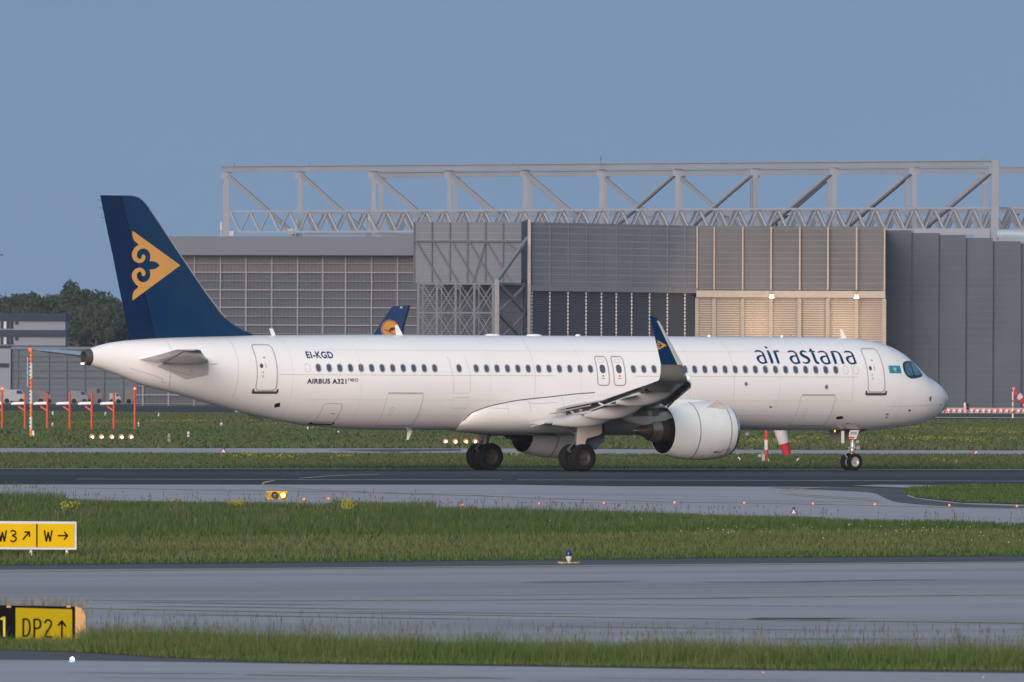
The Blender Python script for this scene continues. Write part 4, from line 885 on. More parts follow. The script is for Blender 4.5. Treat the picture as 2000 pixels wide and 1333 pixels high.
# engines -------------------------------------------------------------------
def engine(s):
    yc, zc = 5.75 * s, 1.80
    def ax(prof_, mi, q, cap=False, sc=1, n=48, droop=0):
        rings_ = []
        for x, r in prof_: rings_.append([L(x, yc + r * math.cos(a), zc + droop * (x - 17) + r * math.sin(a) * (1.0)) for a in (2 * math.pi * k / n for k in range(n))])
        q.loft(rings_, mi, cap, cap)
    q = MB(); outer = [(15.62, 1.135), (15.8, 1.19), (16.1, 1.245), (16.5, 1.285), (17.0, 1.29), (17.5, 1.275), (18.0, 1.22), (18.4, 1.14), (18.8, 1.035)]
    ax(outer + [(18.8, 1.02)], 0, q)
    nac = q.build('engine_cowling', pm('cowling_white', (.80, .80, .79), .27, var=.03, coat=.6, coatr=.1), jet, 45)
    nac['label'] = 'starboard engine cowling' if s > 0 else 'port engine cowling, seen below the belly'
    q = MB(); ax([(15.62, 1.136), (15.5, 1.09), (15.42, 1.03), (15.42, .98), (15.5, .93), (15.7, .9), (16.6, .93)], 0, q); q.build('inlet_lip', bare, nac, 60)
    q = MB(); ax([(18.79, 1.018), (18.3, 1.04), (17.9, 1.04), (17.2, 1.0), (17.1, .2)], 0, q); ax([(16.6, .93), (16.62, .1)], 0, q); q.build('duct_lining', pm('duct_black', (.008, .008, .009), .8, spec=.1), nac, 45)
    q = MB(); ax([(17.4, .72), (18.2, .66), (18.75, .55), (18.78, .53)], 0, q); q.build('core_cowling', pm('core_dark', (.012, .012, .013), .6, spec=.2), nac, 45)
    q = MB(); ax([(18.7, .53), (19.0, .51), (19.12, .50)], 0, q); q.build('turbine_case', pm('case_brown', (.10, .08, .07), .4, .6, var=.2), nac, 45)
    q = MB(); ax([(19.1, .52), (19.2, .51), (19.55, .45), (19.55, .42), (19.2, .42)], 0, q); q.build('exhaust_nozzle', ring, nac, 45)
    q = MB(); ax([(19.3, .36), (19.58, .37), (19.8, .29), (20.05, .16), (20.35, .04), (20.38, .004)], 0, q); q.build('exhaust_cone', hot, nac, 45)
    # seams: rings on the cowling
    for x, r in ((15.98, 1.232), (17.62, 1.273)):
        q = MB(); ax([(x, r), (x + .0, r + .008), (x + .035, r + .008), (x + .035, r)], 0, q); q.build('cowling_seam', seam_d, nac)
    q = MB()
    for a0 in (-78, -100):
        pass
    # small markings low on the outer side
    def cyl(x, a, off=.008):
        r = np.interp(x, [o_[0] for o_ in outer], [o_[1] for o_ in outer]) + off
        return L(x, yc + s * r * math.cos(R(a)), zc + r * math.sin(R(a)))
    def decal(name, loops, mat, cuts=(.1, 3)): return mapped(name, flat2d(loops, cuts), lambda x, a: cyl(x, a), mat, nac)
    if s > 0:
        decal('cowling_notice', [[[(16.75, -47), (16.35, -47), (16.35, -45.5), (16.75, -45.5)]], [[(16.42, -52), (16.38, -52), (16.2, -38), (16.24, -38)]], [[(16.7, -49), (16.5, -49), (16.5, -44), (16.7, -44)]]], red)
        decal('cowling_notice', ribbon(ell(16.0, -42, .1, 3.5, 12), .03), red)
        for xx in (17.25, 16.75, 16.25): decal('cowling_mark', [[[(xx, -60), (xx - .12, -56), (xx - .14, -58.5), (xx - .05, -60.5)]]], pm('mark_brown', (.35, .2, .1), .5))
        # strake on the inboard shoulder and vent on top
        q = MB(); q.prism([cyl(17.05, 52, 0), cyl(15.95, 48, 0), cyl(16.2, 52, .16), cyl(16.75, 54, .34)], Vector((0, -.03, -.02))); q.build('cowling_strake', pm('strake', (.66, .63, .6), .4), nac)
    # pylon
    q = MB(); prof_ = [(16.9, 3.07), (17.6, 3.18), (18.6, 3.16), (19.6, 3.1), (20.6, 2.95), (21.6, 2.8), (22.0, 2.72), (21.2, 2.35), (20.3, 2.12), (19.6, 2.05), (19.0, 2.1), (18.6, 2.35), (18.5, 2.8), (17.2, 2.9)]
    q.prism([L(x, yc - .2, z) for x, z in prof_], (0, -.4 * -1, 0)); pyl = q.build('pylon', pm('pylon_grey', (.40, .37, .35), .45, var=.1, coat=.1), nac, 30)
    q = MB(); q.loft([[L(x, yc + w * math.cos(a), z + h * math.sin(a)) for a in (2 * math.pi * k / 12 for k in range(12))] for x, z, w, h in ((18.3, 2.3, .26, .42), (19.2, 2.22, .3, .34), (20.2, 2.3, .26, .22), (21.4, 2.55, .12, .1))]); q.build('pylon_fairing', pm('pylon_light', (.50, .48, .46), .4), nac, 60)
    q = MB(); q.loft([[L(x, yc + w * math.cos(a), z + h * math.sin(a)) for a in (2 * math.pi * k / 16 for k in range(16))] for x, z, w, h in ((16.2, 2.98, .05, .03), (16.9, 3.04, .2, .12), (17.8, 3.05, .27, .16), (18.8, 2.98, .26, .2), (19.6, 2.85, .15, .15))]); q.build('pylon_crest', white, nac, 60)
    if s > 0:
        q = MB(); q.prism([L(19.15, yc + .205, 2.75), L(20.5, yc + .205, 2.6), L(20.5, yc + .205, 2.3), L(19.15, yc + .205, 2.35)], (0, -.012, 0)); q.build('pylon_panel', pm('panel_brown', (.19, .16, .15), .5), nac)
        q = MB(); q.tube(L(19.6, yc + .2, 2.55), L(19.6, yc + .222, 2.55), .13, .13, 20); q.build('pylon_cover', pm('cover_tan', (.48, .45, .42), .5), nac)
    return nac
eng_r = engine(1); eng_l = engine(-1)
# landing gear -----------------------------------------------------------------
def wheel(x, y, r, w, side, rmat, big):
    t = MB(); hb = w / 2
    t.revolve([(-hb * .55, r * .56), (-hb * .9, r * .62), (-hb, r * .78), (-hb * .86, r * .93), (-hb * .5, r * .99), (0, r), (hb * .5, r * .99), (hb * .86, r * .93), (hb, r * .78), (hb * .9, r * .62), (hb * .55, r * .56)], L(x, y, r), (0, -1, 0), 36, cap=False)
    wh = bpy.data.objects.new('wheel', None); scn.collection.objects.link(wh); wh.parent = jet
    t.build('tyre', rubber, wh, 50)
    h = MB(); h.revolve([(-hb * .6, r * .565), (-hb * .62, r * .5), (-hb * .3, r * .46), (0, r * .3), (hb * .3, r * .46), (hb * .62, r * .5), (hb * .6, r * .565)], L(x, y, r), (0, -1, 0), 30, cap=False)
    h.revolve([(0, .001), (0, r * .57), (.01, r * .57)], L(x, y, r), (0, -1, 0), 30, cap=False)
    for k in range(9):
        a = 2 * math.pi * k / 9; h.tube(L(x + r * .37 * math.cos(a), y - hb * .35, r + r * .37 * math.sin(a)), L(x + r * .37 * math.cos(a), y + hb * .35, r + r * .37 * math.sin(a)), r * .05, r * .05, 8)
    h.tube(L(x, y - hb * .75, r), L(x, y + hb * .75, r), r * .17, r * .15, 16)
    h.build('rim', rmat, wh, 40)
for s in (1, -1):
    for d in (-.46, .46): wheel(21.98, 3.795 * s + d, .60, .44, s, rimd, 1)
    g = MB(); g.tube(L(21.98, 3.795 * s, .6), L(21.95, 3.79 * s, 1.25), .095, .095, 16); g.tube(L(21.95, 3.79 * s, 1.2), L(21.7, 3.7 * s, 2.75), .15, .17, 16)
    g.tube(L(21.98, 3.2 * s, .6), L(21.98, 4.4 * s, .6), .08, .08, 12)
    mg = g.build('main_gear_strut', pm('dusty_strut', (.17, .165, .16), .45, .3, var=.2), jet, 50)
    g = MB(); g.bar(L(22.1, 3.79 * s, 1.3), L(22.45, 3.79 * s, .95), .1, .06); g.bar(L(22.45, 3.79 * s, .95), L(22.08, 3.79 * s, .66), .1, .06); g.build('torque_link', pm('brace_dark', (.12, .12, .12), .5), mg)
    g = MB(); g.bar(L(21.9, 3.7 * s, 1.6), L(21.9, 2.1 * s, 2.2), .09, .09); g.bar(L(21.7, 3.7 * s, 2.0), L(20.8, 3.5 * s, 2.6), .07, .07); g.build('side_brace', pm('brace_dark', (.12, .12, .12), .5), mg)
    q = [PA(*p, 4.05) for p in ((1133, 800), (1173.5, 800), (1175.5, 846), (1171, 850), (1145.5, 857), (1141, 870.5), (1127, 870.5), (1129, 835))] if s > 0 else None
    if s > 0: leg = [(x, z) for x, z in q]
    g = MB(); g.prism([L(x, s * 4.07, z) for x, z in leg], (0, .04 * s, 0)); g.build('main_gear_door', pm('gear_door', (.55, .50, .46), .5, var=.05), jet)
    g = MB(); g.prism([L(21.6, s * 1.2, 1.7), L(22.9, s * 1.2, 1.7), L(22.9, s * 1.6, 1.55), L(21.6, s * 1.6, 1.55)], (0, 0, -.02)); g.build('gear_bay_lip', dark, jet)
g = MB(); g.box(L(21.0, 0, 1.62), (1.2, 5.2, .22)); 
# inboard gear door hanging behind the starboard leg
g = MB(); g.prism([L(x, 3.45, z) for x, z in ((21.3, 2.2), (20.35, 2.2), (20.35, 1.35), (20.75, .95), (21.3, .95))], (0, .05, 0)); g.build('inboard_gear_door', pm('inner_door_blue', (.10, .115, .16), .5), jet)
for d in (-.25, .25): wheel(5.07, d, .385, .22, 1, rimm, 0)
g = MB(); g.tube(L(5.07, 0, .385), L(5.03, 0, .95), .055, .055, 14); g.tube(L(5.03, 0, .85), L(4.95, 0, 1.9), .085, .10, 14); g.tube(L(5.07, -.3, .385), L(5.07, .3, .385), .05, .05, 12)
g.tube(L(5.0, 0, 1.06), L(5.0, 0, 1.22), .13, .13, 14); g.tube(L(5.05, -.26, 1.0), L(5.05, .22, 1.02), .05, .05, 10)
ng = g.build('nose_gear_strut', pm('nose_strut', (.55, .55, .53), .35, .4, var=.2, scale=6), jet, 50)
g = MB(); g.bar(L(5.13, 0, .95), L(5.42, 0, .72), .12, .04); g.bar(L(5.42, 0, .72), L(5.16, 0, .42), .1, .04); g.build('torque_link', strutm, ng)
g = MB(); g.bar(L(4.95, 0, 1.5), L(4.1, 0, 1.95), .08, .08); g.build('drag_brace', strutm, ng)
for dy, z, r in ((.22, 1.28, .085), (-.22, 1.28, .085), (.12, 1.52, .06)):
    g = MB(); g.revolve([(0, r * .6), (.06, r), (.12, r), (.121, .001)], L(4.98, dy, z), (1, 0, 0), 16); g.build('taxi_lamp', lgrey, ng, 40)
g = MB(); g.box(L(4.9, .3, 1.02), (.12, .1, .16)); g.build('steering_box', strutm, ng)
g = MB(); g.tube(L(5.02, 0, .78), L(5.02, 0, .86), .10, .10, 14); g.build('strut_band', red, ng)
q = [PA(*p, .48) for p in ((1661.5, 840.5), (1679.5, 840.5), (1677, 843), (1675, 851), (1672, 857.5), (1667.5, 858.5), (1658.5, 853), (1659, 846))]
g = MB(); g.prism([L(x, .48, z) for x, z in q], (0, .03, 0)); nd = g.build('nose_gear_door', pm('nose_door', (.74, .71, .66), .4), jet); nd['label'] = 'nose gear door lettered KGD'
def door_map(u, v): x, z = PA(u, v, .49); return L(x, .49, z)
tb = text_bm('KGD', 4.1, .02, 11.2); 
for v in tb.verts: v.co.x += 1662.2; v.co.y = 848.6 - v.co.y
mapped('door_lettering', tb, door_map, black, nd)
mapped('door_placard', flat2d([[[(1656.5, 853.8), (1667.5, 853.6), (1667, 859), (1656.5, 859.4)]]], (0, 0)), lambda u, v: (lambda q: L(q[0], .5, q[1]))(PA(u, v, .5)), red, nd)
mapped('placard_print', flat2d([[[(1658.5, 856), (1665.5, 855.8), (1665.5, 857), (1658.5, 857.2)]]], (0, 0)), lambda u, v: (lambda q: L(q[0], .505, q[1]))(PA(u, v, .505)), white, nd)
q = [PA(*p, .42) for p in ((1643.5, 842), (1649, 842), (1649, 866), (1643.8, 866))]
g = MB(); g.prism([L(x, .42, z) for x, z in q], (0, .03, 0)); g.build('nose_gear_door', pm('nose_door', (0, 0, 0)), jet)
g = MB(); g.prism([L(x, -.45, z) for x, z in ((6.0, 1.85), (4.6, 1.85), (4.7, 1.35), (5.8, 1.3))], (0, .03, 0)); g.build('nose_gear_door', pm('door_inside', (.18, .17, .17), .5), jet)
g = MB(); g.box(L(5.2, 0, 1.80), (1.3, .8, .06)); g.build('nose_gear_bay', dark, jet)
# ================================================================== HANGAR AND FAR BACKGROUND
hz0 = gx(1000, 1800)
hang = empty('aircraft_hangar', (hz0.x, hz0.y, 0), 0, 'huge grey maintenance hangar with open roof framework behind the white airliner', 'hangar')
HO = Vector((hz0.x, hz0.y, 0))
def HB(b_, name, mats, parent=hang, smooth=None):
    b_.v = [tuple(Vector(v) - HO) for v in b_.v]
    return b_.build(name, mats, parent, smooth)
c_steel = pm('frame_steel', (.185, .205, .25), .55, var=.06, scale=.3)
c_steel2 = pm('pale_steel', (.215, .235, .285), .5, var=.05, scale=.3)
c_dsteel = pm('dark_steel', (.085, .09, .11), .6, var=.08)
c_fascia = pm('fascia_panel', (.082, .096, .128), .55, var=.03, scale=.05)
c_roof = pm('roof_sheet', (.25, .26, .28), .7)
c_clad = rib_mat('ribbed_cladding', (.118, .134, .162), (.155, .172, .202), .88, 'Z', .5, .15, duty=.84, fine=(.30, .22))
c_clad_d = rib_mat('grey_blue_cladding', (.060, .074, .098), (.074, .090, .115), .95, 'Z', .55, .1, duty=.86, fine=(.25, .2))
c_louv_d = rib_mat('dark_louvres', (.042, .050, .070), (.095, .104, .13), .30, 'Z', .5, .2, duty=.62)
c_louv_l = rib_mat('pale_louvres', (.12, .105, .092), (.27, .24, .21), .30, 'Z', .38, .35, duty=.6, spec=.5)
c_gate = rib_mat('translucent_gate_sheet', (.050, .057, .075), (.061, .068, .086), .55, 'X', .6, 0, duty=.5)
c_gate_u = rib_mat('upper_gate_sheet', (.085, .08, .088), (.095, .09, .097), .55, 'X', .6, 0, duty=.5)
c_mull = pm('gate_mullion', (.17, .17, .195), .5)
c_edge = pm('pale_trim', (.30, .265, .24), .5)
ZT = 24.2
def V3(px, Y, z): g = gx(px, Y); return Vector((g.x, g.y, z))
def zat(px, py, Y): return at(px, py, Y).z
def wall(name, pxa, Ya, pxb, Yb, z0, z1, mat, th=.4, parent=hang):
    a, c = V3(pxa, Ya, z0), V3(pxb, Yb, z0); b_ = MB(); b_.prism([a, c, V3(pxb, Yb, z1), V3(pxa, Ya, z1)], (0, th, 0)); return HB(b_, name, mat, parent)
# --- left hall: fascia, gate grid
YL = 1870
wall('fascia', 262, YL + 6, 806, YL - 2, zat(400, 497, YL), zat(400, 461.5, YL), c_fascia, 1.2)
w = wall('gate_sheet', 262, YL + 8, 815, YL + .4, 0, zat(400, 531, YL), c_gate, .3); w['label'] = 'translucent gate of the left hall'
w2 = wall('gate_sheet', 262, YL + 8, 815, YL + .4, zat(400, 531, YL), zat(400, 498, YL), c_gate_u, .3)
b_ = MB()
for i, px in enumerate((279, 329, 379, 429.7, 479.7, 530, 580.5, 629.6, 674.3, 725, 775.6)):
    Y = YL + 8 - (px - 262) / 553 * 7.6; p = V3(px, Y - .2, 0); b_.box((p.x, p.y, 11), (.22, .3, 22.0))
HB(b_, 'gate_upright', c_mull, w)
for i, py in enumerate([514.7 + 17.2 * k for k in range(17)]):
    b_ = MB(); z = zat(500, py, YL); a, c = V3(262, YL + 7.7, z), V3(815, YL + .1, z); t = .16 if i % 2 else .07
    b_.bar(a, c, .25, t); HB(b_, 'gate_rail', c_mull, w)
b_ = MB(); b_.bar(V3(262, YL + 6, zat(400, 497.6, YL)), V3(806, YL - 2.6, zat(400, 497.6, YL)), .8, .12); HB(b_, 'fascia_drip', c_dsteel)
# roof body behind the fascia and over the right halls
b_ = MB(); b_.prism([V3(262, YL + 6, ZT - 1), V3(808, YL - 1, ZT - 1), V3(1030, 1712, ZT - 1), V3(1359, 1741, ZT - 1), V3(1727, 1747, ZT - 1), V3(1727, 2090, ZT - 1), V3(250, 2090, ZT - 1)], (0, 0, .6)); HB(b_, 'roof_deck', c_roof)
b_ = MB(); b_.prism([V3(1729, 1775, ZT - 4), V3(2150, 1790, ZT - 4), V3(2150, 2090, ZT - 4), V3(1729, 2090, ZT - 4)], (0, 0, .6)); HB(b_, 'roof_deck', c_roof)
# --- projecting door pocket with braced cladding (px 808..1031)
YB = 1690
pk = wall('pocket_cladding', 808, YB + 13, 1017, YB + 13, zat(900, 553, YB), ZT, c_clad, .5)
pk['label'] = 'braced cladding above the lattice frames'
b_ = MB()
zm, zb_, zt_ = zat(900, 469, YB), zat(900, 553, YB), ZT
for px in (807.5, 842, 877, 911.5, 946.5, 981): b_.bar(V3(px, YB + 12.8, zb_), V3(px, YB + 12.8, zt_), .22, .16)
b_.bar(V3(807.5, YB + 12.6, zm), V3(1016, YB + 12.6, zm), .2, .22)
for px in (811, 845, 880, 914, 948, 984):
    b_.bar(V3(px, YB + 12.5, zm), V3(min(px + 50, 1016), YB + 12.5, zb_ if px < 950 else zb_ + 4), .14, .14)
b_.bar(V3(947, YB + 12.4, zm), V3(921, YB + 12.4, zb_), .12, .12)
HB(b_, 'cladding_brace', c_dsteel, pk)
lou = wall('rear_louvres', 813, YB + 22, 1031, YB + 22, 0, zat(900, 552, YB) + .6, c_louv_d, .3)
# lattice frames below
for r_, (Y, n_) in enumerate(((YB + 2, 4), (YB + 9, 4))):
    fr = MB(); px_s = [816 + 36.5 * k + r_ * 9 for k in range(5)]
    z1, z2 = zat(900, 554, YB), zat(900, 611, YB); z3 = zat(900, 668, YB); z4 = zat(900, 725, YB)
    tw = .34 if r_ == 0 else .2
    for px in px_s: fr.bar(V3(px, Y, 0), V3(px, Y, z1), tw, tw * .8)
    for z in (z1, z2, z3, z4): fr.bar(V3(px_s[0], Y, z), V3(px_s[-1], Y, z), .22, .2)
    for i in range(4):
        for za, zb2 in ((z1, z2), (z2, z3), (z3, z4), (z4, 0)):
            fr.bar(V3(px_s[i], Y, za), V3(px_s[i + 1], Y, zb2), .12, .12); fr.bar(V3(px_s[i], Y + .2, zb2), V3(px_s[i + 1], Y + .2, za), .12, .12)
    HB(fr, 'lattice_frame', pm('lattice_grey', (.125, .135, .155), .6))
# corner tower: near post, diagonal up to the block, X braces
ct = MB(); YP, YQ = 1684, 1702
zc1, zc2, zc3 = zat(970, 554, YP), zat(970, 611, YP), zat(970, 668, YP)
ct.bar(V3(969.5, YP, 0), V3(969.5, YP, zat(970, 547, YP)), .62, .6); ct.bar(V3(969.5, YP, zat(970, 549, YP)), V3(1029, YQ - 1, zat(1029, 466, YQ)), .45, .45)
for z in (zc1, zc2, zc3): ct.bar(V3(969, YP, z), V3(1029, YQ - 1, z), .26, .26)
for za, zb2 in ((zc1, zc2), (zc2, zc3), (zc3, zc3 - 4)):
    ct.bar(V3(972, YP, za), V3(1027, YQ - 1, zb2), .40, .40); ct.bar(V3(972, YP + .6, zb2), V3(1027, YQ - .6, za), .26, .26)
HB(ct, 'corner_tower', pm('tower_steel', (.20, .20, .21), .55))
b_ = MB(); b_.prism([V3(1016.5, 1716, 0), V3(1031, 1700, 0), V3(1031, 1700, ZT + .45), V3(1016.5, 1716, ZT + .15)], (0, .3, 0)); HB(b_, 'return_wall', c_clad_d)
b_ = MB(); b_.bar(V3(1032.5, 1699.4, 0), V3(1032.5, 1699.4, ZT + .4), .35, .4); HB(b_, 'corner_post', c_edge)
# --- receding block (1035..1359)
ZM = zat(1100, 560, 1705)
rw = wall('cladding_wall', 1034, 1700, 1359, 1735, ZM, ZT, rib_mat('block_cladding', (.21, .225, .255), (.30, .315, .345), .88, 'Z', .5, .1, duty=.84, fine=(.30, .22)), .5)
rl = wall('louvre_wall', 1034, 1700.6, 1359, 1735.6, 0, ZM, c_louv_d, .5); rl['label'] = 'dark louvred wall of the receding block'
def Yr(px): return 1700 + (px - 1034) / 325 * 35
b_ = MB(); b_.bar(V3(1034, 1699.9, ZM - .25), V3(1359, 1734.9, ZM - .25), .5, .7); HB(b_, 'wall_band', pm('band_grey', (.22, .22, .235), .5), rl)
for px in (1038, 1073, 1108.6, 1144, 1174, 1203, 1233, 1268, 1302.7, 1337):
    b_ = MB(); z = .3
    p = V3(px, Yr(px) - .25, 0)
    b_.box((p.x, p.y + .06, (ZM - .6) / 2), (.05, .06, ZM - .8))
    for k in range(int((ZM - .7) / .46)): b_.box((p.x, p.y, .4 + k * .46), (.20, .1, .26))
    HB(b_, 'ladder_strip', pm('strip_white', (.36, .37, .40), .4), rl)
    b_ = MB(); b_.bar(V3(px, Yr(px) - .1, ZM), V3(px, Yr(px) - .1, ZT - .1), .16, .16); HB(b_, 'wall_rib', c_dsteel, rw)
# --- frontal gate lit by two floodlights (1359..1727)
ZF = zat(1540, 567, 1736)
fw = wall('cladding_wall', 1359.5, 1735, 1727, 1736, ZF, ZT, pm_ := rib_mat('brown_grey_cladding', (.088, .090, .100), (.135, .134, .143), .80, 'Z', .5, .15, duty=.84, fine=(.27, .2)), .5)
fl_ = wall('louvre_wall', 1359.5, 1735.4, 1727, 1736.4, 0, ZF, c_louv_l, .5); fl_['label'] = 'floodlit louvred gate'
b_ = MB(); b_.bar(V3(1359, 1734.7, ZF - .55), V3(1728, 1735.8, ZF - .55), .5, .9); HB(b_, 'wall_band', c_edge, fl_)
for i, px in enumerate((1360.5, 1394, 1449.6, 1505, 1561, 1616, 1672, 1726.5)):
    b_ = MB(); b_.bar(V3(px, 1735 - .2, ZF), V3(px, 1735 - .2, ZT - .1), .18, .2); HB(b_, 'wall_rib', pm('tan_rib', (.30, .245, .205), .5), fw)
    b_ = MB(); p = V3(px, 1735.1, 0)
    b_.box((p.x, p.y + .08, (ZF - 1) / 2), (.46, .1, ZF - 1.2))
    for k in range(int((ZF - 1.3) / .46)): b_.box((p.x, p.y, .4 + k * .46), (.5, .12, .22))
    HB(b_, 'ladder_strip', pm('strip_metal', (.20, .185, .165), .45, .3), fl_)
for px in (1506.5, 1672):
    p = V3(px, 1733.2, ZF - .75)
    b_ = MB(); b_.box(p, (.7, .6, .3)); b_.bar(p, p + Vector((0, 1.8, .25)), .12, .12); fx = HB(b_, 'floodlight', c_dsteel)
    fx['label'] = 'lit floodlight on the gate band'
    b_ = MB(); b_.box(p + Vector((0, -.1, -.25)), (.6, .5, .12)); b_.box(p + Vector((0, -.32, -.02)), (.5, .06, .22)); HB(b_, 'lamp_glass', pm('lit_flood', (1, .85, .5), .3, emit=((1, .72, .30), 8)), fx)
    ld = bpy.data.lights.new('flood_lamp', 'SPOT'); ld.energy = 2500; ld.spot_size = R(165); ld.spot_blend = .6; ld.color = (1, .66, .36); ld.shadow_soft_size = .4
    lo = bpy.data.objects.new('flood_lamp', ld); scn.collection.objects.link(lo); lo.parent = hang
    lo.location = p + Vector((0, -14, -4)) - HO; lo.rotation_euler = Vector((0, -1, .35)).to_track_quat('Z', 'Y').to_euler()
# --- right gate leaves stepping down (1728..)
tops = [(1728, 1779, 450), (1779, 1832, 455.3), (1832, 1885, 459.5), (1885, 1938, 465), (1938, 1993, 471.5), (1993, 2048, 475.8), (2048, 2105, 480)]
for i, (a, c, py) in enumerate(tops):
    Y = 1752 + i * .6; w = wall('gate_leaf', a, Y, c, Y, 0, zat(a, py, Y), c_clad_d, .5)
    b_ = MB(); b_.bar(V3(c - .6, Y - .05, 0), V3(c - .6, Y - .05, zat(a, py, Y)), .12, .06); HB(b_, 'leaf_edge', pm('leaf_edge', (.072, .086, .110), .5), w)
b_ = MB(); b_.prism([V3(1727.5, 1736, 0), V3(1729, 1752, 0), V3(1729, 1752, ZT - .2), V3(1727.5, 1736, ZT - .2)], (-.3, .1, 0)); HB(b_, 'return_wall', c_edge)
b_ = MB()
for a, c, py0, py1 in ((1784, 1835, 446.5, 455.5), (1835, 1932, 447, 459), (1900, 1932, 459, 466)):
    b_.prism([V3(a, 1775, zat(a, py1, 1775)), V3(c, 1775, zat(a, py1, 1775)), V3(c, 1775, zat(a, py0, 1775)), V3(a, 1775, zat(a, py0, 1775))], (0, 1, 0))
HB(b_, 'eaves_beam', c_steel2)
b_ = MB(); b_.tube(V3(1946, 1800, zat(1950, 459, 1800)), V3(2130, 1800, zat(2100, 462, 1800)), .75, .75, 10); HB(b_, 'roof_duct', pm('duct_blue', (.30, .36, .42), .4))
b_ = MB(); b_.prism([V3(1950, 1790, zat(1950, 472, 1790)), V3(2130, 1790, zat(1950, 476, 1790)), V3(2130, 1790, zat(1950, 464, 1790)), V3(1950, 1790, zat(1950, 464, 1790))], (0, 1, 0)); HB(b_, 'parapet', c_steel2)
# --- roof framework
def frame(posts, Ya, Yb, pa, pb, ztop, zbot, name, ndown, beamw, bh, pw, skip=()):
    Yf = lambda px: Ya + (px - pa) / (pb - pa) * (Yb - Ya)
    b_ = MB(); b_.bar(V3(pa - 4, Yf(pa), ztop - bh / 2), V3(pb + (4 if pb < 1990 else 0), Yf(pb), ztop - bh / 2), beamw, bh)
    b_.bar(V3(pa - 4, Yf(pa) - .1, ztop), V3(pb + 3, Yf(pb) - .1, ztop), beamw + .4, .14)
    beam = HB(b_, 'roof_frame', c_steel); beam['label'] = name
    for i, px in enumerate(posts):
        w_ = pw * (1.15 if i == 0 else 1); b_ = MB(); b_.bar(V3(px, Yf(px), zbot), V3(px, Yf(px), ztop - bh), w_, w_); b_.box(V3(px, Yf(px), ztop - bh - .55) , (w_ * 2.2, w_ * .8, 1.0)); b_.box(V3(px, Yf(px), zbot + 5.2), (w_ * 1.35, w_ * 1.2, .35)); HB(b_, 'frame_post', c_steel, beam)
    for i in range(len(posts) - 1):
        p0, p1 = posts[i], posts[i + 1]; b_ = MB()
        a, c = (V3(p0, Yf(p0), ztop - bh - .3), V3(p1, Yf(p1), zbot + .8)) if i < ndown else (V3(p1, Yf(p1), ztop - bh - .3), V3(p0, Yf(p0), zbot + .8))
        b_.bar(a, c, .4, .46); HB(b_, 'diagonal_brace', c_steel if i < ndown else c_steel, beam)
        if True:
            b_ = MB(); dn = Vector((0, -.1, -.30)); b_.bar(a + dn, c + dn, .5, .26); HB(b_, 'brace_underside', c_dsteel if i >= ndown else c_steel, beam)  # dark bar under rising braces paints their shaded underside; plain steel elsewhere
fp = [441.5, 585, 728.5, 876, 1024.6, 1173.5, 1322, 1474, 1628, 1784, 1940]
frame(fp, 1960, 1884, 438, 1944, 35.4, ZT - .4, 'front roof frame', 5, .7, .85, .66)
rp = [743, 888, 1033, 1180, 1328, 1473, 1619, 1771, 1921, 2072]
frame(rp, 2007, 1935, 739, 2080, 35.35, ZT - .4, 'rear roof frame', 5, .7, .85, .66)
# big right post in front
b_ = MB(); b_.bar(V3(1941, 1876, ZT - 4), V3(1942, 1876, zat(1941, 313, 1876)), 1.15, 1.1); HB(b_, 'end_post', c_steel)
b_ = MB(); b_.bar(V3(436.5, 1962, ZT - .4), V3(436.5, 1962, 35.3), .35, .4); b_.bar(V3(437, 1961, ZT - .2), V3(437, 1961, 28), .18, .2); HB(b_, 'end_post', c_steel)
# secondary trusses (seven behind one another)
def truss(Ya, Yb, pa, pb, zt2, zb2, n_, ph, parent=hang):
    b_ = MB(); Yf = lambda u: Ya + u * (Yb - Ya)
    P = lambda u, z: V3(pa + u * (pb - pa), Yf(u), z)
    b_.bar(P(0, zt2), P(1, zt2), .3, .26); b_.bar(P(0, zb2), P(1, zb2), .3, .3)
    for k in range(n_):
        u0, u1, u2 = (k) / n_, (k + .5) / n_, (k + 1) / n_
        b_.bar(P(u0, zt2), P(u1, zb2), .26, .30, mi=1); b_.bar(P(u1, zb2), P(u2, zt2), .2, .2)
    return HB(b_, 'roof_truss', [c_steel2, pm('truss_diagonal_steel', (.25, .26, .28), .5)])  # one set of diagonals in its own grey
for k in range(7):
    Ya = 1952 + k * 9.5; pa = 449 + (0 if k == 0 else 140 if k < 3 else 285) + k * 4; n_ = int((2030 - pa) / 38.2)
    truss(Ya, Ya - 74, pa, pa + n_ * 38.2, 28.6 - k * .12 * (0), 25.55 + .0 * k, n_, 0)
eqm = pm('equipment_white', (.34, .34, .36), .5)
for px, py, w_, h_ in ((432, 434, 4, 17), (452, 452, 9, 9), (567, 447, 11, 11), (577, 430, 5, 12), (722, 424, 6, 8), (1188, 411, 3, 7), (1495, 408, 2, 7)):
    b_ = MB(); p = at(px, py + h_ / 2, 1950); s_ = 1950 / FPX; b_.box(p, (w_ * s_, .8, h_ * s_)); b_.bar(Vector((p.x, p.y, ZT - .4)), p, .12, .12); HB(b_, 'roof_equipment', eqm)
b_ = MB(); b_.bar(at(1173, 325, 1920), at(1173, 306, 1920), .08, .08); b_.bar(at(1171, 308, 1920), at(1176, 308, 1920), .08, .08); b_.bar(at(1171, 312, 1920), at(1176, 312, 1920), .08, .08); HB(b_, 'roof_mast', c_dsteel)
for px, y0, y1 in ((458, 324, 319), (605, 323, 320), (1003, 322, 318), (1922, 314, 309), (1633, 317, 313)): b_ = MB(); b_.bar(at(px, y0 + 3, 1920), at(px, y1, 1920), .12, .12); HB(b_, 'roof_mast', c_dsteel)
b_ = MB(); 
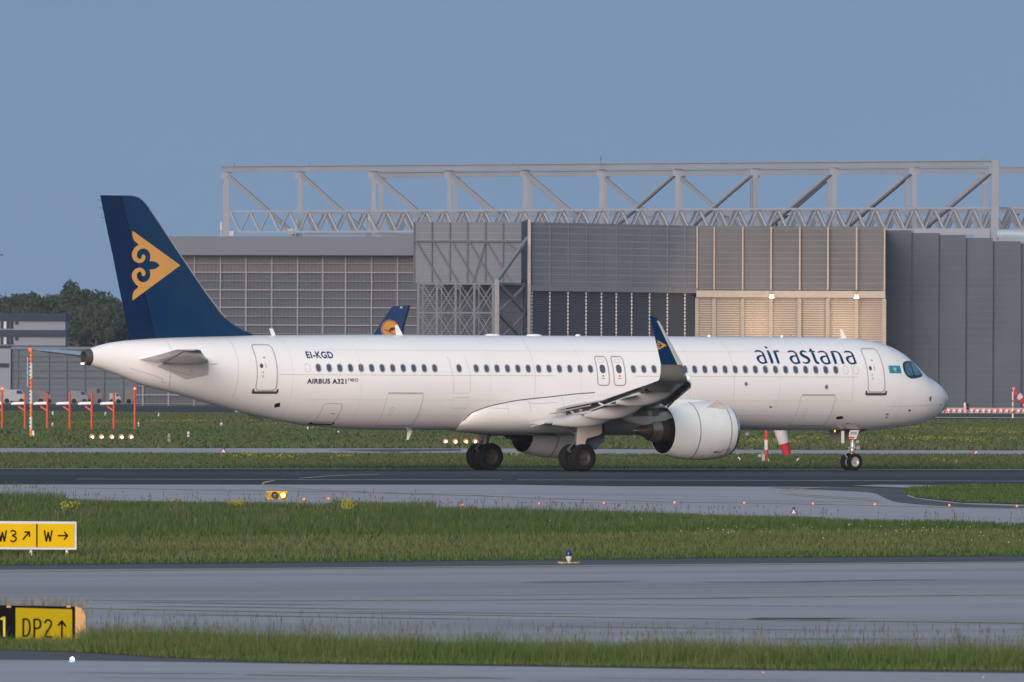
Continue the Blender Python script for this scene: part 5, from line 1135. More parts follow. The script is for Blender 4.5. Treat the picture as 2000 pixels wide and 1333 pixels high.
for k in range(16): b_.bar(at(1465.5, 345 + k * 4.4, 1905), at(1469.5, 345 + k * 4.4, 1905), .09, .09)
b_.bar(at(1465.5, 342, 1905), at(1465.5, 415, 1905), .1, .1); b_.bar(at(1469.5, 342, 1905), at(1469.5, 415, 1905), .1, .1); HB(b_, 'roof_ladder', c_dsteel)

# ------------------------------------------------------------------ parked airliner whose tail shows above
YT = 1560; PSI = R(46); pk_o = gx(765, YT)
pj = empty('parked_airliner', (pk_o.x, pk_o.y, 0), -PSI, 'parked airliner whose dark blue fin with an orange disc shows above the white fuselage', 'airliner')
# its body points left and away from the camera: local -x is forward
def PT(px, py, dy=0):
    """photo position on the fin plane, dy metres out of that plane towards the viewer (local -y)"""
    u, w = ray(px, py); cx, sx = math.cos(PSI), math.sin(PSI)
    # world point = o + a*(cos,-sin) + dy*(sin,cos)*(1)   with a along the local x axis
    ox, oy = pk_o.x + dy * sx, pk_o.y + dy * cx
    a = (u * oy - ox) / (cx + u * sx); Y = oy - a * sx
    return Vector((a, dy, EYE - w * Y))
n2 = pm('parked_tail_blue', (.006, .022, .085), .35, var=.1, coat=.4)
fo = [(797, 597), (768.5, 598.5), (764, 601), (741, 636), (729, 655), (724, 664), (712, 672), (786, 676), (784, 645), (789, 625)]
def disc(rx, ry, dy, th): return [PT(761.5 + rx * math.cos(a), 643.5 + ry * math.sin(a), dy) for a in np.linspace(0, 2 * math.pi, 40, endpoint=False)]
b_ = MB(); b_.prism([PT(*p, -.2) for p in fo], (0, .4, 0)); tf = b_.build('tail_fin', n2, pj)
b_ = MB(); b_.prism(disc(17, 18.5, -.25, 0), (0, .03, 0)); b_.build('emblem_ring', pm('emblem_rim', (.50, .20, .08), .5), tf)
b_ = MB(); b_.prism(disc(15.8, 17.3, -.28, 0), (0, .02, 0)); b_.build('emblem_gap', n2, tf)
b_ = MB(); b_.prism(disc(14.6, 16, -.31, 0), (0, .02, 0)); b_.build('emblem_disc', pm('emblem_orange', (.52, .22, .03), .5), tf)
def pz(Lp): return [PT(720 + x / 19.04, 590 + y / 19.04, -.34) for x, y in Lp]
b_ = MB(); b_.prism(pz([(545, 975), (640, 1035), (720, 1068), (760, 1060), (800, 970), (870, 955), (990, 958), (1010, 975), (960, 1020), (900, 1060), (830, 1078), (780, 1100), (850, 1150), (920, 1190), (1000, 1215), (900, 1200), (790, 1145), (740, 1100), (650, 1070), (590, 1020)]), (0, .02, 0)); b_.build('crane_mark', pm('crane_blue', (.03, .02, .06), .5), tf)
b_ = MB(); b_.prism([PT(*p, -.24) for p in ((782, 599.5), (784.5, 599.5), (786.5, 602.5), (781, 602.5))], (0, .03, 0)); b_.build('fin_lettering', pm('fin_letters', (.4, .5, .65), .5), tf)
xr = PT(790, 660).x; FL = 33.0
b_ = MB(); rr = []
for u in np.linspace(0, 1, 26):
    x = xr + 1.5 - FL * (1 - u); r_ = 2.0 * (max(0, 1 - (1 - u / .13) ** 2)) ** .5 + .02 if u < .13 else 2.0 if u < .70 else 2.0 * (1 - ((u - .70) / .30) ** 1.7 * .85)
    zc_ = 3.9 + (0 if u < .70 else (u - .70) / .30 * 1.3); rr.append([(x, r_ * math.cos(a), zc_ + r_ * math.sin(a)) for a in np.linspace(0, 2 * math.pi, 24, endpoint=False)])
b_.loft(rr); b_.build('fuselage', white, pj, 50)
for s in (1, -1):
    b_ = MB(); b_.loft([[(xr + x, s * y, z + t), (xr + x + c * .5, s * y, z + t * 2), (xr + x + c, s * y, z), (xr + x + c * .5, s * y, z - t)] for x, y, z, c, t in ((-20, 1.2, 3.0, 6, .3), (-11.5, 16, 4.3, 1.6, .08))]); b_.build('wing', pm('wing_grey', (.52, .52, .51), .4, var=.06, scale=.6, coat=.15), pj)
    b_ = MB(); b_.loft([[(xr + x, s * y, z + t), (xr + x + c * .5, s * y, z + t * 1.5), (xr + x + c, s * y, z), (xr + x + c * .5, s * y, z - t)] for x, y, z, c, t in ((-3, .5, 4.9, 3.2, .2), (.4, 6, 5.5, 1.4, .06))]); b_.build('tailplane', lgrey, pj)
    b_ = MB(); b_.revolve([(0, .9), (.3, 1.05), (2, 1.1), (3.6, .8)], (xr - 20.5, s * 5.7, 1.9), (1, 0, 0), 20); b_.build('engine', white, pj, 40)
    b_ = MB(); b_.tube((xr - 14.5, s * 3.6, .55), (xr - 14.5, s * 3.9, .55), .55, .55, 16); b_.tube((xr - 14.5, s * 3.7, .55), (xr - 14.5, s * 3.7, 3.2), .15, .15, 8); b_.build('main_gear', rubber, pj)
b_ = MB(); b_.tube((xr - 27, -.2, .4), (xr - 27, .2, .4), .4, .4, 14); b_.tube((xr - 27, 0, .4), (xr - 27, 0, 2.4), .12, .12, 8); b_.build('nose_gear', rubber, pj)

# ------------------------------------------------------------------ office block and grey hall at the left edge
YO = 2150
def box_px(b_, x0, x1, y0, y1, Y, depth, mi=0, ground=False):
    z0 = 0 if ground else zat((x0 + x1) / 2, y1, Y); z1 = zat((x0 + x1) / 2, y0, Y); a, c = V3(x0, Y, 0), V3(x1, Y, 0)
    b_.prism([(a.x, Y, z0), (c.x, Y, z0), (c.x, Y, z1), (a.x, Y, z1)], (0, depth, 0), mi)
o_l = pm('office_panel', (.17, .19, .235), .6, var=.05, scale=.1); o_d = pm('office_glass_band', (.022, .032, .055), .5, var=.2, scale=.2, spec=.1); o_r = pm('office_roof', (.025, .033, .055), .7, spec=.1)
og = gx(-40, YO); ob = empty('office_building', (og.x, og.y, 0), 0, 'two storey grey office block with dark window bands at the left edge below the trees', 'building')
def OB(b_, name, m_, par): b_.v = [tuple(Vector(v) - Vector((og.x, og.y, 0))) for v in b_.v]; return b_.build(name, m_, par)
b_ = MB(); box_px(b_, -160, 128, 612, 626.8, YO, 20); OB(b_, 'roof', o_r, ob)
b_ = MB(); box_px(b_, -160, 127, 626.8, 644.6, YO + .6, 18); OB(b_, 'wall', o_l, ob)
b_ = MB(); box_px(b_, -160, 128.5, 644.6, 657.5, YO, 20); OB(b_, 'window_band', o_d, ob)
b_ = MB(); box_px(b_, -160, 127.5, 657.5, 675, YO + .6, 18); OB(b_, 'wall', o_l, ob)
b_ = MB(); box_px(b_, -160, 126, 675, 800, YO + .3, 18, ground=True); OB(b_, 'window_band', o_d, ob)
for y0, y1 in ((628, 642), (659, 673)):
    for x0, x1, m_ in ((1, 5, o_r), (7, 12, pm('blind_white', (.45, .46, .48), .6)), (13, 18, o_r), (19.5, 25, o_r), (29, 35, o_r), (-8, -2, o_r)):
        b_ = MB(); box_px(b_, x0, x1, y0, y1 - (8 if x0 == 29 else 0), YO + .35, .2); OB(b_, 'window', m_, ob)
hg = gx(160, 2080); gh = empty('grey_hall', (hg.x, hg.y, 0), 0, 'long low grey green hall with framed panels behind the tail cone', 'hall')
def HH(b_, name, m_, par=gh): b_.v = [tuple(Vector(v) - Vector((hg.x, hg.y, 0))) for v in b_.v]; return b_.build(name, m_, par)
b_ = MB(); box_px(b_, 21, 420, 682, 800, 2080, 30, ground=True); hw_ = HH(b_, 'wall', rib_mat('hall_sheet', (.062, .082, .105), (.072, .094, .118), .9, 'Z', .5, 0, duty=.5))
b_ = MB(); box_px(b_, 21, 421, 678, 683.5, 2079.6, 31); HH(b_, 'roof', pm('hall_roof', (.10, .12, .145), .6))
b_ = MB(); box_px(b_, -160, 20.5, 681, 800, 2079, 30, ground=True); ann = HH(b_, 'annexe', o_l)
b_ = MB(); box_px(b_, -20, 17, 710, 718, 2078.8, .2); HH(b_, 'annexe_window', o_r, ann)
for px in (35, 95, 130, 165, 203, 240, 278, 318): b_ = MB(); box_px(b_, px - .9, px + .9, 683, 800, 2079.7, .3, ground=True); HH(b_, 'frame_upright', pm('hall_frame', (.038, .055, .075), .5), hw_)
for py in (697, 707, 724, 738): b_ = MB(); box_px(b_, 21, 420, py - .8, py + .8, 2079.75, .25); HH(b_, 'frame_rail', pm('hall_frame', (0, 0, 0)), hw_)
# parked vans and clutter, colours dulled to stand in for heat shimmer
def van(px, py, w_px, h_px, Y, mat_, label, cat='van', name='parked_van', group='vehicles parked by the grey hall'):
    g = gx(px, Y); s_ = Y / FPX; w_, h_ = w_px * s_, h_px * s_
    r_ = empty(name, (g.x, g.y, 0), 0, label, cat, group)
    z0 = max(.25, zat(px, py + h_px, Y)) if False else .35
    b_ = MB(); b_.prism([(-w_ / 2, -1, z0), (w_ / 2, -1, z0), (w_ / 2, -1, z0 + h_ * .55), (w_ * .40, -1, z0 + h_ * .62), (w_ * .30, -1, z0 + h_), (-w_ / 2, -1, z0 + h_)], (0, 2, 0)); b_.build('body', mat_, r_)
    b_ = MB(); b_.prism([(w_ * .10, -1.02, z0 + h_ * .62), (w_ * .36, -1.02, z0 + h_ * .62), (w_ * .29, -1.02, z0 + h_ * .93), (w_ * .10, -1.02, z0 + h_ * .93)], (0, 2.04, 0)); b_.build('window', o_d, r_)
    for x in (-w_ * .3, w_ * .3): b_ = MB(); b_.tube((x, -1.03, .36), (x, 1.03, .36), .36, .36, 14); b_.build('wheel', rubber, r_)
    return r_
vw = pm('van_white', (.24, .25, .28), .5); vg = pm('van_grey', (.12, .135, .165), .5); vd = pm('van_dark', (.05, .06, .09), .5); vb = pm('van_brown', (.12, .10, .105), .6)
van(28, 755, 48, 22, 2040, vw, 'long pale van at the far left beside the tall orange and white mast'); van(88, 0, 26, 20, 2030, vb, 'brownish van between the orange posts left of the grey hall centre'); van(155, 0, 34, 20, 2030, vg, 'grey blue van standing in front of the grey hall')
van(186, 0, 30, 26, 2045, vb, 'dull reddish van near the middle of the grey hall'); van(262, 0, 34, 24, 2035, vb, 'brown van parked right below the airliner tail cone'); van(290, 0, 26, 20, 2025, vd, 'dark van parked at the right end below the tail'); van(225, 0, 22, 16, 2020, vw, 'small pale van left of the brown one under the tail')

# ------------------------------------------------------------------ wood behind the buildings
m_leafs = [leaf_mat('wood_leaves_a', [(.022, .036, .018), (.035, .050, .022), (.048, .060, .026)], .15, .9), leaf_mat('wood_leaves_b', [(.026, .040, .022), (.04, .055, .028), (.055, .07, .03)], .12, .8), leaf_mat('wood_leaves_c', [(.018, .030, .018), (.028, .042, .022), (.036, .05, .026)], .15, .9)]
bark = pm('pine_bark', (.16, .09, .07), .9, var=.2); bark2 = pm('grey_bark', (.07, .06, .05), .9, var=.2)
def tree_mesh(kind, seed):
    r_ = random.Random(seed); H_ = 1.0; root = bpy.data.objects.new('tree', None); scn.collection.objects.link(root)
    b_ = MB(); tr = .018
    b_.tube((0, 0, 0), (r_.uniform(-.02, .02), 0, .55), tr, tr * .7, 7); b_.tube((0, 0, .5), (r_.uniform(-.03, .03), .01, .93), tr * .7, tr * .15, 6)
    limbs = []
    for k in range(10):
        z = .3 + .06 * k if kind != 1 else .5 + .045 * k; a = r_.uniform(0, 6.28); ln = r_.uniform(.12, .24) * (1.15 - abs(z - .6)); e = (ln * math.cos(a), ln * math.sin(a), z + ln * .55); b_.tube((0, 0, z), e, tr * .35, tr * .1, 5); limbs.append(e)
    b_.build('trunk', bark if kind == 1 else bark2, root)
    V = []; F = []
    lobes = []
    for k in range(26 if kind != 1 else 16):
        zc_ = r_.uniform(.30, .93) if kind != 1 else r_.uniform(.6, .95); wdt = (.27 if kind != 1 else .2) * math.sin(math.pi * min(.97, max(.06, (zc_ - .12) / .9))) ** .6
        a = r_.uniform(0, 6.28); d = wdt * math.sqrt(r_.random()); lobes.append((d * math.cos(a), d * math.sin(a), zc_, r_.uniform(.06, .12)))
    for (lx, ly, lz, lr) in lobes:
        for q in range(150):
            u = Vector((r_.gauss(0, 1), r_.gauss(0, 1), r_.gauss(0, 1))).normalized() * lr * (r_.random() ** .35); c = Vector((lx, ly, lz)) + Vector((u.x, u.y, u.z * .75))
            n_ = Vector((r_.gauss(0, 1), r_.gauss(0, 1), r_.gauss(0, 1))).normalized(); t = n_.orthogonal().normalized(); s2_ = n_.cross(t); sz = r_.uniform(.010, .022); b0_ = len(V)
            V += [c - t * sz - s2_ * sz * .6, c + t * sz - s2_ * sz * .6, c + s2_ * sz]; F.append((b0_, b0_ + 1, b0_ + 2))
    m2 = MB(); m2.v = [tuple(v) for v in V]; m2.f = F; m2.m = [0] * len(F); m2.build('crown', m_leafs[kind], root, recalc=False)
    return root
protos = [tree_mesh(0, 1), tree_mesh(1, 2), tree_mesh(2, 3), tree_mesh(0, 4), tree_mesh(2, 5)]
TL = ['dark broad crowned tree in the wood above the office block', 'slender pine with a reddish bare trunk in the wood left of the tail', 'bushy green tree filling the wood left of the tail', 'dark tree whose crown forms the skyline of the wood', 'low dark tree at the foot of the wood']
used = set()
rt = random.Random(5)
def put_tree(px, pytop, Y, k, lab, wx=1.0):
    g = gx(px, Y); h = zat(px, pytop, Y) * 1.06; pr = protos[k]
    if k not in used: o = pr; used.add(k)
    else: o = copy_tree(pr)
    o.location = g; o.scale = (h * wx, h * wx, h); o.rotation_euler = (0, 0, rt.uniform(0, 6.28)); tag(o, TL[lab], 'tree', 'trees of the wood beyond the airfield')
    return o
sky_l = [(-60, 590), (-35, 586), (-12, 588), (8, 589), (24, 592), (41, 583), (58, 587), (76, 584), (90, 588), (104, 586), (118, 590), (125, 562), (137, 580), (152, 574), (166, 582), (183, 580), (196, 594), (209, 590), (222, 596), (236, 600), (252, 606), (268, 612), (290, 620)]
for i, (px, py) in enumerate(sky_l): put_tree(px, py, 2330 + rt.uniform(-20, 20), [0, 3, 2, 4][i % 4], 3, 1.0 if py > 570 else .72)
for i in range(22): px = -50 + i * 16; put_tree(px + rt.uniform(-5, 5), 606 + rt.uniform(-6, 12) + max(0, (px - 180)) * .12, 2290 + rt.uniform(-15, 15), [2, 0, 4, 3][i % 4], 0 if px < 120 else 2, 1.0)
for i in range(10): px = 124 + i * 17; put_tree(px, 634 + rt.uniform(-10, 12), 2240 + rt.uniform(-10, 10), [3, 4, 0][i % 3], 4, 1.15)
for px, py in ((208, 604), (150, 612), (188, 600)): put_tree(px, py, 2225, 1, 1, .8)
m = MB(); p = at(11.5, 600, 2500); m.bar(at(11.5, 640, 2500), at(11.5, 571, 2500), .18, .18); tag(m.build('radio_mast', c_dsteel), 'thin mast rising faintly above the trees at the far left', 'mast')
# ================================================================== SMALL THINGS OF THE AIRFIELD
orange = pm('post_orange', (.50, .065, .02), .55, var=.1, scale=3); orange_b = pm('mast_orange', (.62, .16, .015), .5); mwhite = pm('mast_white', (.55, .54, .52), .5)
litred = pm('lit_red', (1, .1, .05), .3, emit=((1, .05, .02), 1.6)); litred_s = pm('lit_red_small', (1, .1, .05), .3, emit=((1, .16, .08), 1.5)); redcore = pm('lit_red_core', (1, .3, .2), .3, emit=((1, .35, .25), 3))
litwhite = pm('lit_white_lamp', (1, 1, .9), .3, emit=((1, .9, .75), 2))
blueglass = pm('blue_glass', (.01, .015, .12), .15, coat=.6)
def sc_(Y): return Y / FPX                       # metres per photo pixel at distance Y
# localiser posts with white dipoles: centre px, base at py ~ 842
YA = FPX * EYE / (842.5 + 3.2 - 740)
def localiser(px, label, arm=True, lamp=False, top=768):
    g = gx(px, YA); r_ = empty('antenna_post', g, 0, label, 'antenna post', 'orange antenna posts in a row'); s_ = sc_(YA)
    H_ = zat(px, top, YA)
    b_ = MB(); b_.tube((0, 0, 0), (0, 0, H_), 2.3 * s_, 2.0 * s_, 12)
    for k in range(14): z = H_ * (k + .5) / 14; b_.tube((0, 0, z), (0, 0, z + .05), 2.7 * s_, 2.7 * s_, 10)
    b_.build('post', orange, r_, 40)
    b_ = MB(); b_.box((0, 0, .18), (7 * s_, .3, .12)); b_.build('foot', pm('foot_dark', (.16, .05, .04), .7), r_)
    if arm:
        b_ = MB(); b_.bar((0, 0, zat(px, 803, YA)), (-13 * s_, 0, zat(px, 794, YA)), 3.2 * s_, 3.2 * s_); b_.build('arm', orange, r_)
        b_ = MB(); z = zat(px, 788, YA); b_.tube((-1.5 * s_, 0, z), (-24 * s_, 0, z - .03), 3.1 * s_, 3.0 * s_, 14); b_.tube((-24 * s_, 0, z - .03), (-26.5 * s_, 0, z - .1), 3.0 * s_, 1.7 * s_, 14); b_.build('dipole', pm('dipole_white', (.72, .72, .70), .4), r_, 40)
    if lamp:
        b_ = MB(); b_.revolve([(0, 1.6 * s_), (1.5 * s_, 2.9 * s_), (3.6 * s_, 2.9 * s_), (5.4 * s_, .01)], (0, 0, H_), (0, 0, 1), 14); b_.build('warning_lamp', litred, r_, 60)
        b_ = MB(); b_.revolve([(0, .01), (1.1 * s_, 1.2 * s_), (2.2 * s_, .01)], (0, -2.6 * s_, H_ + 1.6 * s_), (0, 0, 1), 10); b_.build('lamp_core', redcore, r_)
    return r_
localiser(4, 'orange antenna post with a lit red lamp at the very left edge', True, True, 762)
for px, l_ in ((48.5, 'orange antenna post with white dipole just left of the tall striped mast'), (92, 'orange antenna post with white dipole just right of the tall striped mast'), (136, 'middle orange antenna post with white dipole, third left of the lamp-topped end post'), (179, 'orange antenna post with white dipole, second left of the lamp-topped end post'), (222, 'orange antenna post with white dipole nearest the lamp-topped end post')): localiser(px, l_)
localiser(263, 'bare orange post with a lit red lamp closing the right end of the row', False, True, 762)
# tall striped mast
YM = FPX * EYE / (856 + 3.2 - 740); g = gx(60, YM); s_ = sc_(YM)
mr_ = empty('striped_mast', g, 0, 'tall orange and white striped mast with a lit red lamp near the left edge', 'mast')
zt2 = zat(59, 686, YM); bands = [686, 710, 739, 763, 789, 814, 839, 858]
for i in range(7):
    b_ = MB(); z1, z0 = zat(59, bands[i], YM), max(0, zat(59, bands[i + 1], YM)); b_.tube((0, 0, z0), (0, 0, z1), 3.2 * s_, 3.1 * s_, 14); o = b_.build('mast_section', orange_b if i % 2 == 0 else mwhite, mr_, 40)
b_ = MB()
for k in range(22): z = zt2 * (k + .5) / 22; b_.box((-2.2 * s_, -3.1 * s_, z), (2.6 * s_, .05, .09))
b_.build('step_iron', black, mr_)
b_ = MB(); b_.revolve([(0, 1.6 * s_), (1.5 * s_, 3.2 * s_), (4 * s_, 3.2 * s_), (6 * s_, .01)], (-2.0 * s_, 0, zt2), (0, 0, 1), 14); b_.build('warning_lamp', litred, mr_, 60)
b_ = MB(); b_.tube((-6.5 * s_, 0, zat(59, 756, YM)), (-6.5 * s_, 0, zat(59, 698, YM)), 1.2 * s_, 1.2 * s_, 8); b_.bar((-9 * s_, 0, zat(59, 727, YM)), (0, 0, zat(59, 727, YM)), .06, .06); b_.build('side_aerial', pm('aerial_grey', (.35, .37, .4), .5), mr_)
b_ = MB(); b_.box((5 * s_, -.3, .3), (4.2 * s_, .3, 11 * s_)); b_.build('cable_box', mwhite, mr_)
# grey post further back with a flag-like marker
gp = gx(26, 2020)
# marker stubs
def stub(px, py, h, w_, label, mat_=mwhite):
    Y = FPX * EYE / (py + (1000 - px) * ROLL - 740) if False else G(px, py).y; g = gx(px, Y); s_ = sc_(Y); r_ = empty('marker_stub', g, 0, label, 'marker', 'small white marker stubs in the far grass')
    b_ = MB(); b_.tube((0, 0, 0), (0, 0, h * s_ * .8), w_ * s_ * .5, w_ * s_ * .42, 10); b_.revolve([(h * s_ * .8, w_ * s_ * .42), (h * s_, w_ * s_ * .2)], (0, 0, 0), (0, 0, 1), 10); b_.build('post', mat_, r_, 40)
    b_ = MB(); b_.tube((0, 0, h * s_ * .5), (0, 0, h * s_ * .62), w_ * s_ * .53, w_ * s_ * .53, 10); b_.build('band', pm('stub_band', (.12, .11, .10), .5), r_)
stub(102.5, 836, 10, 4.4, 'white stub between the antenna posts right of the striped mast'); stub(103, 812, 8, 5, 'smaller white stub further back right of the striped mast'); stub(206, 814, 9, 4.5, 'white stub between the last two dipole posts')
stub(310, 815, 8, 4, 'faint white stub right of the lamp-topped end post'); stub(270.5, 836.5, 12, 4.2, 'tall thin white stub touching the lamp-topped end post'); stub(368, 857, 14, 6, 'pale stub standing alone below the tail cone')
stub(432.5, 836.5, 11, 6, 'white stub under the rear fuselage'); stub(601, 842, 8, 5, 'small pale stub just below the belly near the bulk door'); stub(661, 850, 8, 6, 'dull stub below the belly right of the pale one'); stub(330.5, 867, 20, 8, 'dark grey double stub left of the pale stub', pm('stub_grey', (.22, .21, .21), .7))
# round approach lamps on the grass
def approach(px, py, label, group, glow=True):
    Y = G(px, py + 6).y; g = gx(px, Y); s_ = sc_(Y); r_ = empty('approach_lamp', g, 0, label, 'airfield lamp', group)
    z = zat(px, py - 1.5, Y); b_ = MB(); b_.revolve([(0, 5.2 * s_), (.12, 5.5 * s_), (.5, 3.5 * s_), (.6, .01)], (0, 0, z), (0, 1, 0), 20); b_.build('housing', pm('housing_orange', (.42, .16, .06), .5), r_, 50)
    b_ = MB(); b_.tube((0, 0, 0), (0, .1, z), .05, .05, 8); b_.build('stem', strutm, r_)
    b_ = MB(); b_.revolve([(0, 2.7 * s_), (.05, 2.4 * s_), (.1, .01)], (1.2 * s_, -.02, z - 1.2 * s_), (0, -1, 0), 14); b_.build('lens', litwhite, r_, 50)
for px, l_ in ((179.5, 'lit orange rimmed lamp at the left end of the low row on the grass'), (198, 'second lit lamp from the left in the low row on the grass'), (218, 'lit lamp in the middle of the low row behind the last dipole post'), (237, 'lit lamp second from the right in the low row on the grass'), (256, 'lit lamp at the right end of the low row under the end post')): approach(px, 855, l_, 'row of lit lamps on the grass at the left')
for px, l_ in ((870, 'leftmost lit lamp of the row left of the far main wheels'), (889, 'second lit lamp of the row left of the far main wheels'), (909.5, 'third lit lamp of the row left of the far main wheels'), (928, 'lit lamp of the row nearest the far main wheels')): approach(px, 864, l_, 'row of lit lamps behind the main gear')
# red and white marker boards behind the belly
Yb_ = 1200; g = gx(1203, Yb_); r_ = empty('marker_barrier', g, 0, 'low red and white board seen between main gear and engine', 'barrier'); 
for k, (a, c) in enumerate(((-44, -12), (-12, 12), (12, 32))):
    b_ = MB(); z1, z0 = zat(1203, 847, Yb_), zat(1203, 853.5, Yb_); b_.box(((a + c) / 2 * sc_(Yb_), 0, (z0 + z1) / 2), ((c - a) * sc_(Yb_), .2, z1 - z0)); b_.build('board', pm('board_red', (.5, .10, .06), .6) if k != 1 else mwhite, r_)
b_ = MB()
for a in (-36, 0, 26): b_.box((a * sc_(Yb_), .1, zat(1203, 853.5, Yb_) / 2), (.15, .15, zat(1203, 853.5, Yb_)))
b_.build('leg', c_dsteel, r_)
# blue edge lights
def edge_light(px, py, hpx, label, wpx, skirt=True, lit=None):
    p = G(px, py); g = gx(px, p.y); s_ = sc_(p.y); r_ = empty('edge_light', g, 0, label, 'edge light', 'blue taxiway edge lights'); u = hpx * s_
    b_ = MB(); b_.revolve([(0, .04 * u), (.10 * u, .05 * u), (.22 * u, .12 * u), (.36 * u, .2 * u), (.55 * u, .22 * u)], (0, 0, 0), (0, 0, 1), 16); b_.build('body', mwhite, r_, 40)
    b_ = MB(); b_.revolve([(.55 * u, .20 * u), (.7 * u, .24 * u), (.88 * u, .19 * u), (.98 * u, .08 * u), (u, .01)], (0, 0, 0), (0, 0, 1), 16); b_.build('blue_dome', blueglass, r_, 60)
    if skirt == 'plate':
        b_ = MB()
        for k in range(4): a = k * math.pi / 2 + .3; b_.prism([(0, 0, .012), (.5 * u * math.cos(a - .35), .5 * u * math.sin(a - .35), .012), (.8 * u * math.cos(a), .8 * u * math.sin(a), .02), (.5 * u * math.cos(a + .35), .5 * u * math.sin(a + .35), .012)], (0, 0, .03))
        b_.build('base_plate', pm('plate_orange', (.42, .27, .12), .6), r_)
    else:
        b_ = MB(); n = 12
        for k in range(n):
            a0, a1 = 2 * math.pi * k / n, 2 * math.pi * (k + 1) / n; b_.add([(.75 * u * math.cos(a0), .75 * u * math.sin(a0), 0), (.75 * u * math.cos(a1), .75 * u * math.sin(a1), 0), (.2 * u * math.cos(a1), .2 * u * math.sin(a1), .5 * u), (.2 * u * math.cos(a0), .2 * u * math.sin(a0), .5 * u)], [(0, 1, 2, 3)], k % 4 // 2)
        b_.build('marker_skirt', [mwhite, red], r_)
    return r_
edge_light(1111, 1102, 28, 'blue domed edge light on an orange cross base beside the near taxiway', 20, 'plate')
edge_light(1550, 1003.5, 13, 'blue edge light with red and white skirt above the middle grass strip', 13); edge_light(436.5, 885, 12, 'blue edge light with white skirt on the far road below the rear fuselage', 8); edge_light(1906.5, 886.5, 10, 'blue edge light with orange skirt on the far road right of the nose', 8)
# lit blue-white inset light on the front pavement
p = G(141, 1295); g = gx(141, p.y); s_ = sc_(p.y); r_ = empty('inset_blue_light', g, 0, 'bright blue white light glowing low on the front pavement below the black and yellow sign', 'edge light')
b_ = MB(); b_.revolve([(0, .06), (.015, .055), (.02, .01)], (0, 0, .008), (0, 0, 1), 16); b_.build('base', strutm, r_)
b_ = MB(); b_.revolve([(0, .01), (.008, .022), (.03, .028), (.05, .02), (.058, .004)], (0, 0, .02), (0, 0, 1), 14); b_.build('lens', pm('lit_blue_white', (.8, .9, 1), .3, emit=((.75, .9, 1), 12)), r_, 60)
b_ = MB(); b_.revolve([(0, .028), (.02, .036), (.03, .03)], (0, 0, .022), (0, 0, 1), 14, cap=False); b_.build('blue_rim', pm('lit_blue', (.05, .3, 1), .3, emit=((.03, .22, 1), 5)), r_, 60)
# red stop bar lights
labs = ['raised red light just right of the yellow guard lamp', 'second raised red light right of the yellow guard lamp', 'red light at the left where the verge meets the pale taxiway', 'red taxiway light below the near main wheels', 'red taxiway light between the near main wheels and the engine', 'red taxiway light in front of the engine', 'red taxiway light below the open right side of the engine', 'red taxiway light right of the blue skirted edge light', 'red taxiway light below the nose gear', 'red taxiway light at the foot of the right grass tongue', 'red taxiway light at the extreme right edge', 'tiny red light on the front pavement in the middle', 'tiny red light on the front pavement at the far right']
for i, (px, py) in enumerate(((594, 975), (641.5, 974), (903, 986.5), (1053.5, 983.8), (1179.5, 982.8), (1317.5, 981.8), (1453.5, 982.5), (1587.5, 983.8), (1708.5, 985.6), (1854, 987), (1986, 988.8), (1490.5, 1314), (1920.5, 1323))):
    Y = G(px, py + (3.0 if i < 11 else 1)).y; g = gx(px, Y); s_ = sc_(Y); r_ = empty('red_light', g, 0, labs[i], 'taxiway light', 'red stop bar lights')
    z = zat(px, py, Y); b_ = MB()
    if i < 3: b_.revolve([(0, 3.5 * s_), (z * .9, 3.2 * s_), (z + 2.2 * s_, 2.2 * s_), (z + 3 * s_, .01)], (-1.2 * s_, .1, 0), (0, 0, 1), 14); b_.build('housing', pm('housing_orange', (0, 0, 0)), r_, 50)
    else: b_.revolve([(0, 2.6 * s_), (z * .5, 2.4 * s_), (z, 1.6 * s_)], (0, .06, 0), (0, 0, 1), 14); b_.build('housing', pm('housing_dark', (.10, .09, .10), .6), r_, 50)
    q = 1.9 if i < 11 else 1.3
    b_ = MB(); b_.revolve([(0, q * s_), (.03, q * .9 * s_), (.05, .003)], (0, -.03, z), (0, -1, 0), 14); b_.build('lens', litred_s, r_, 60)
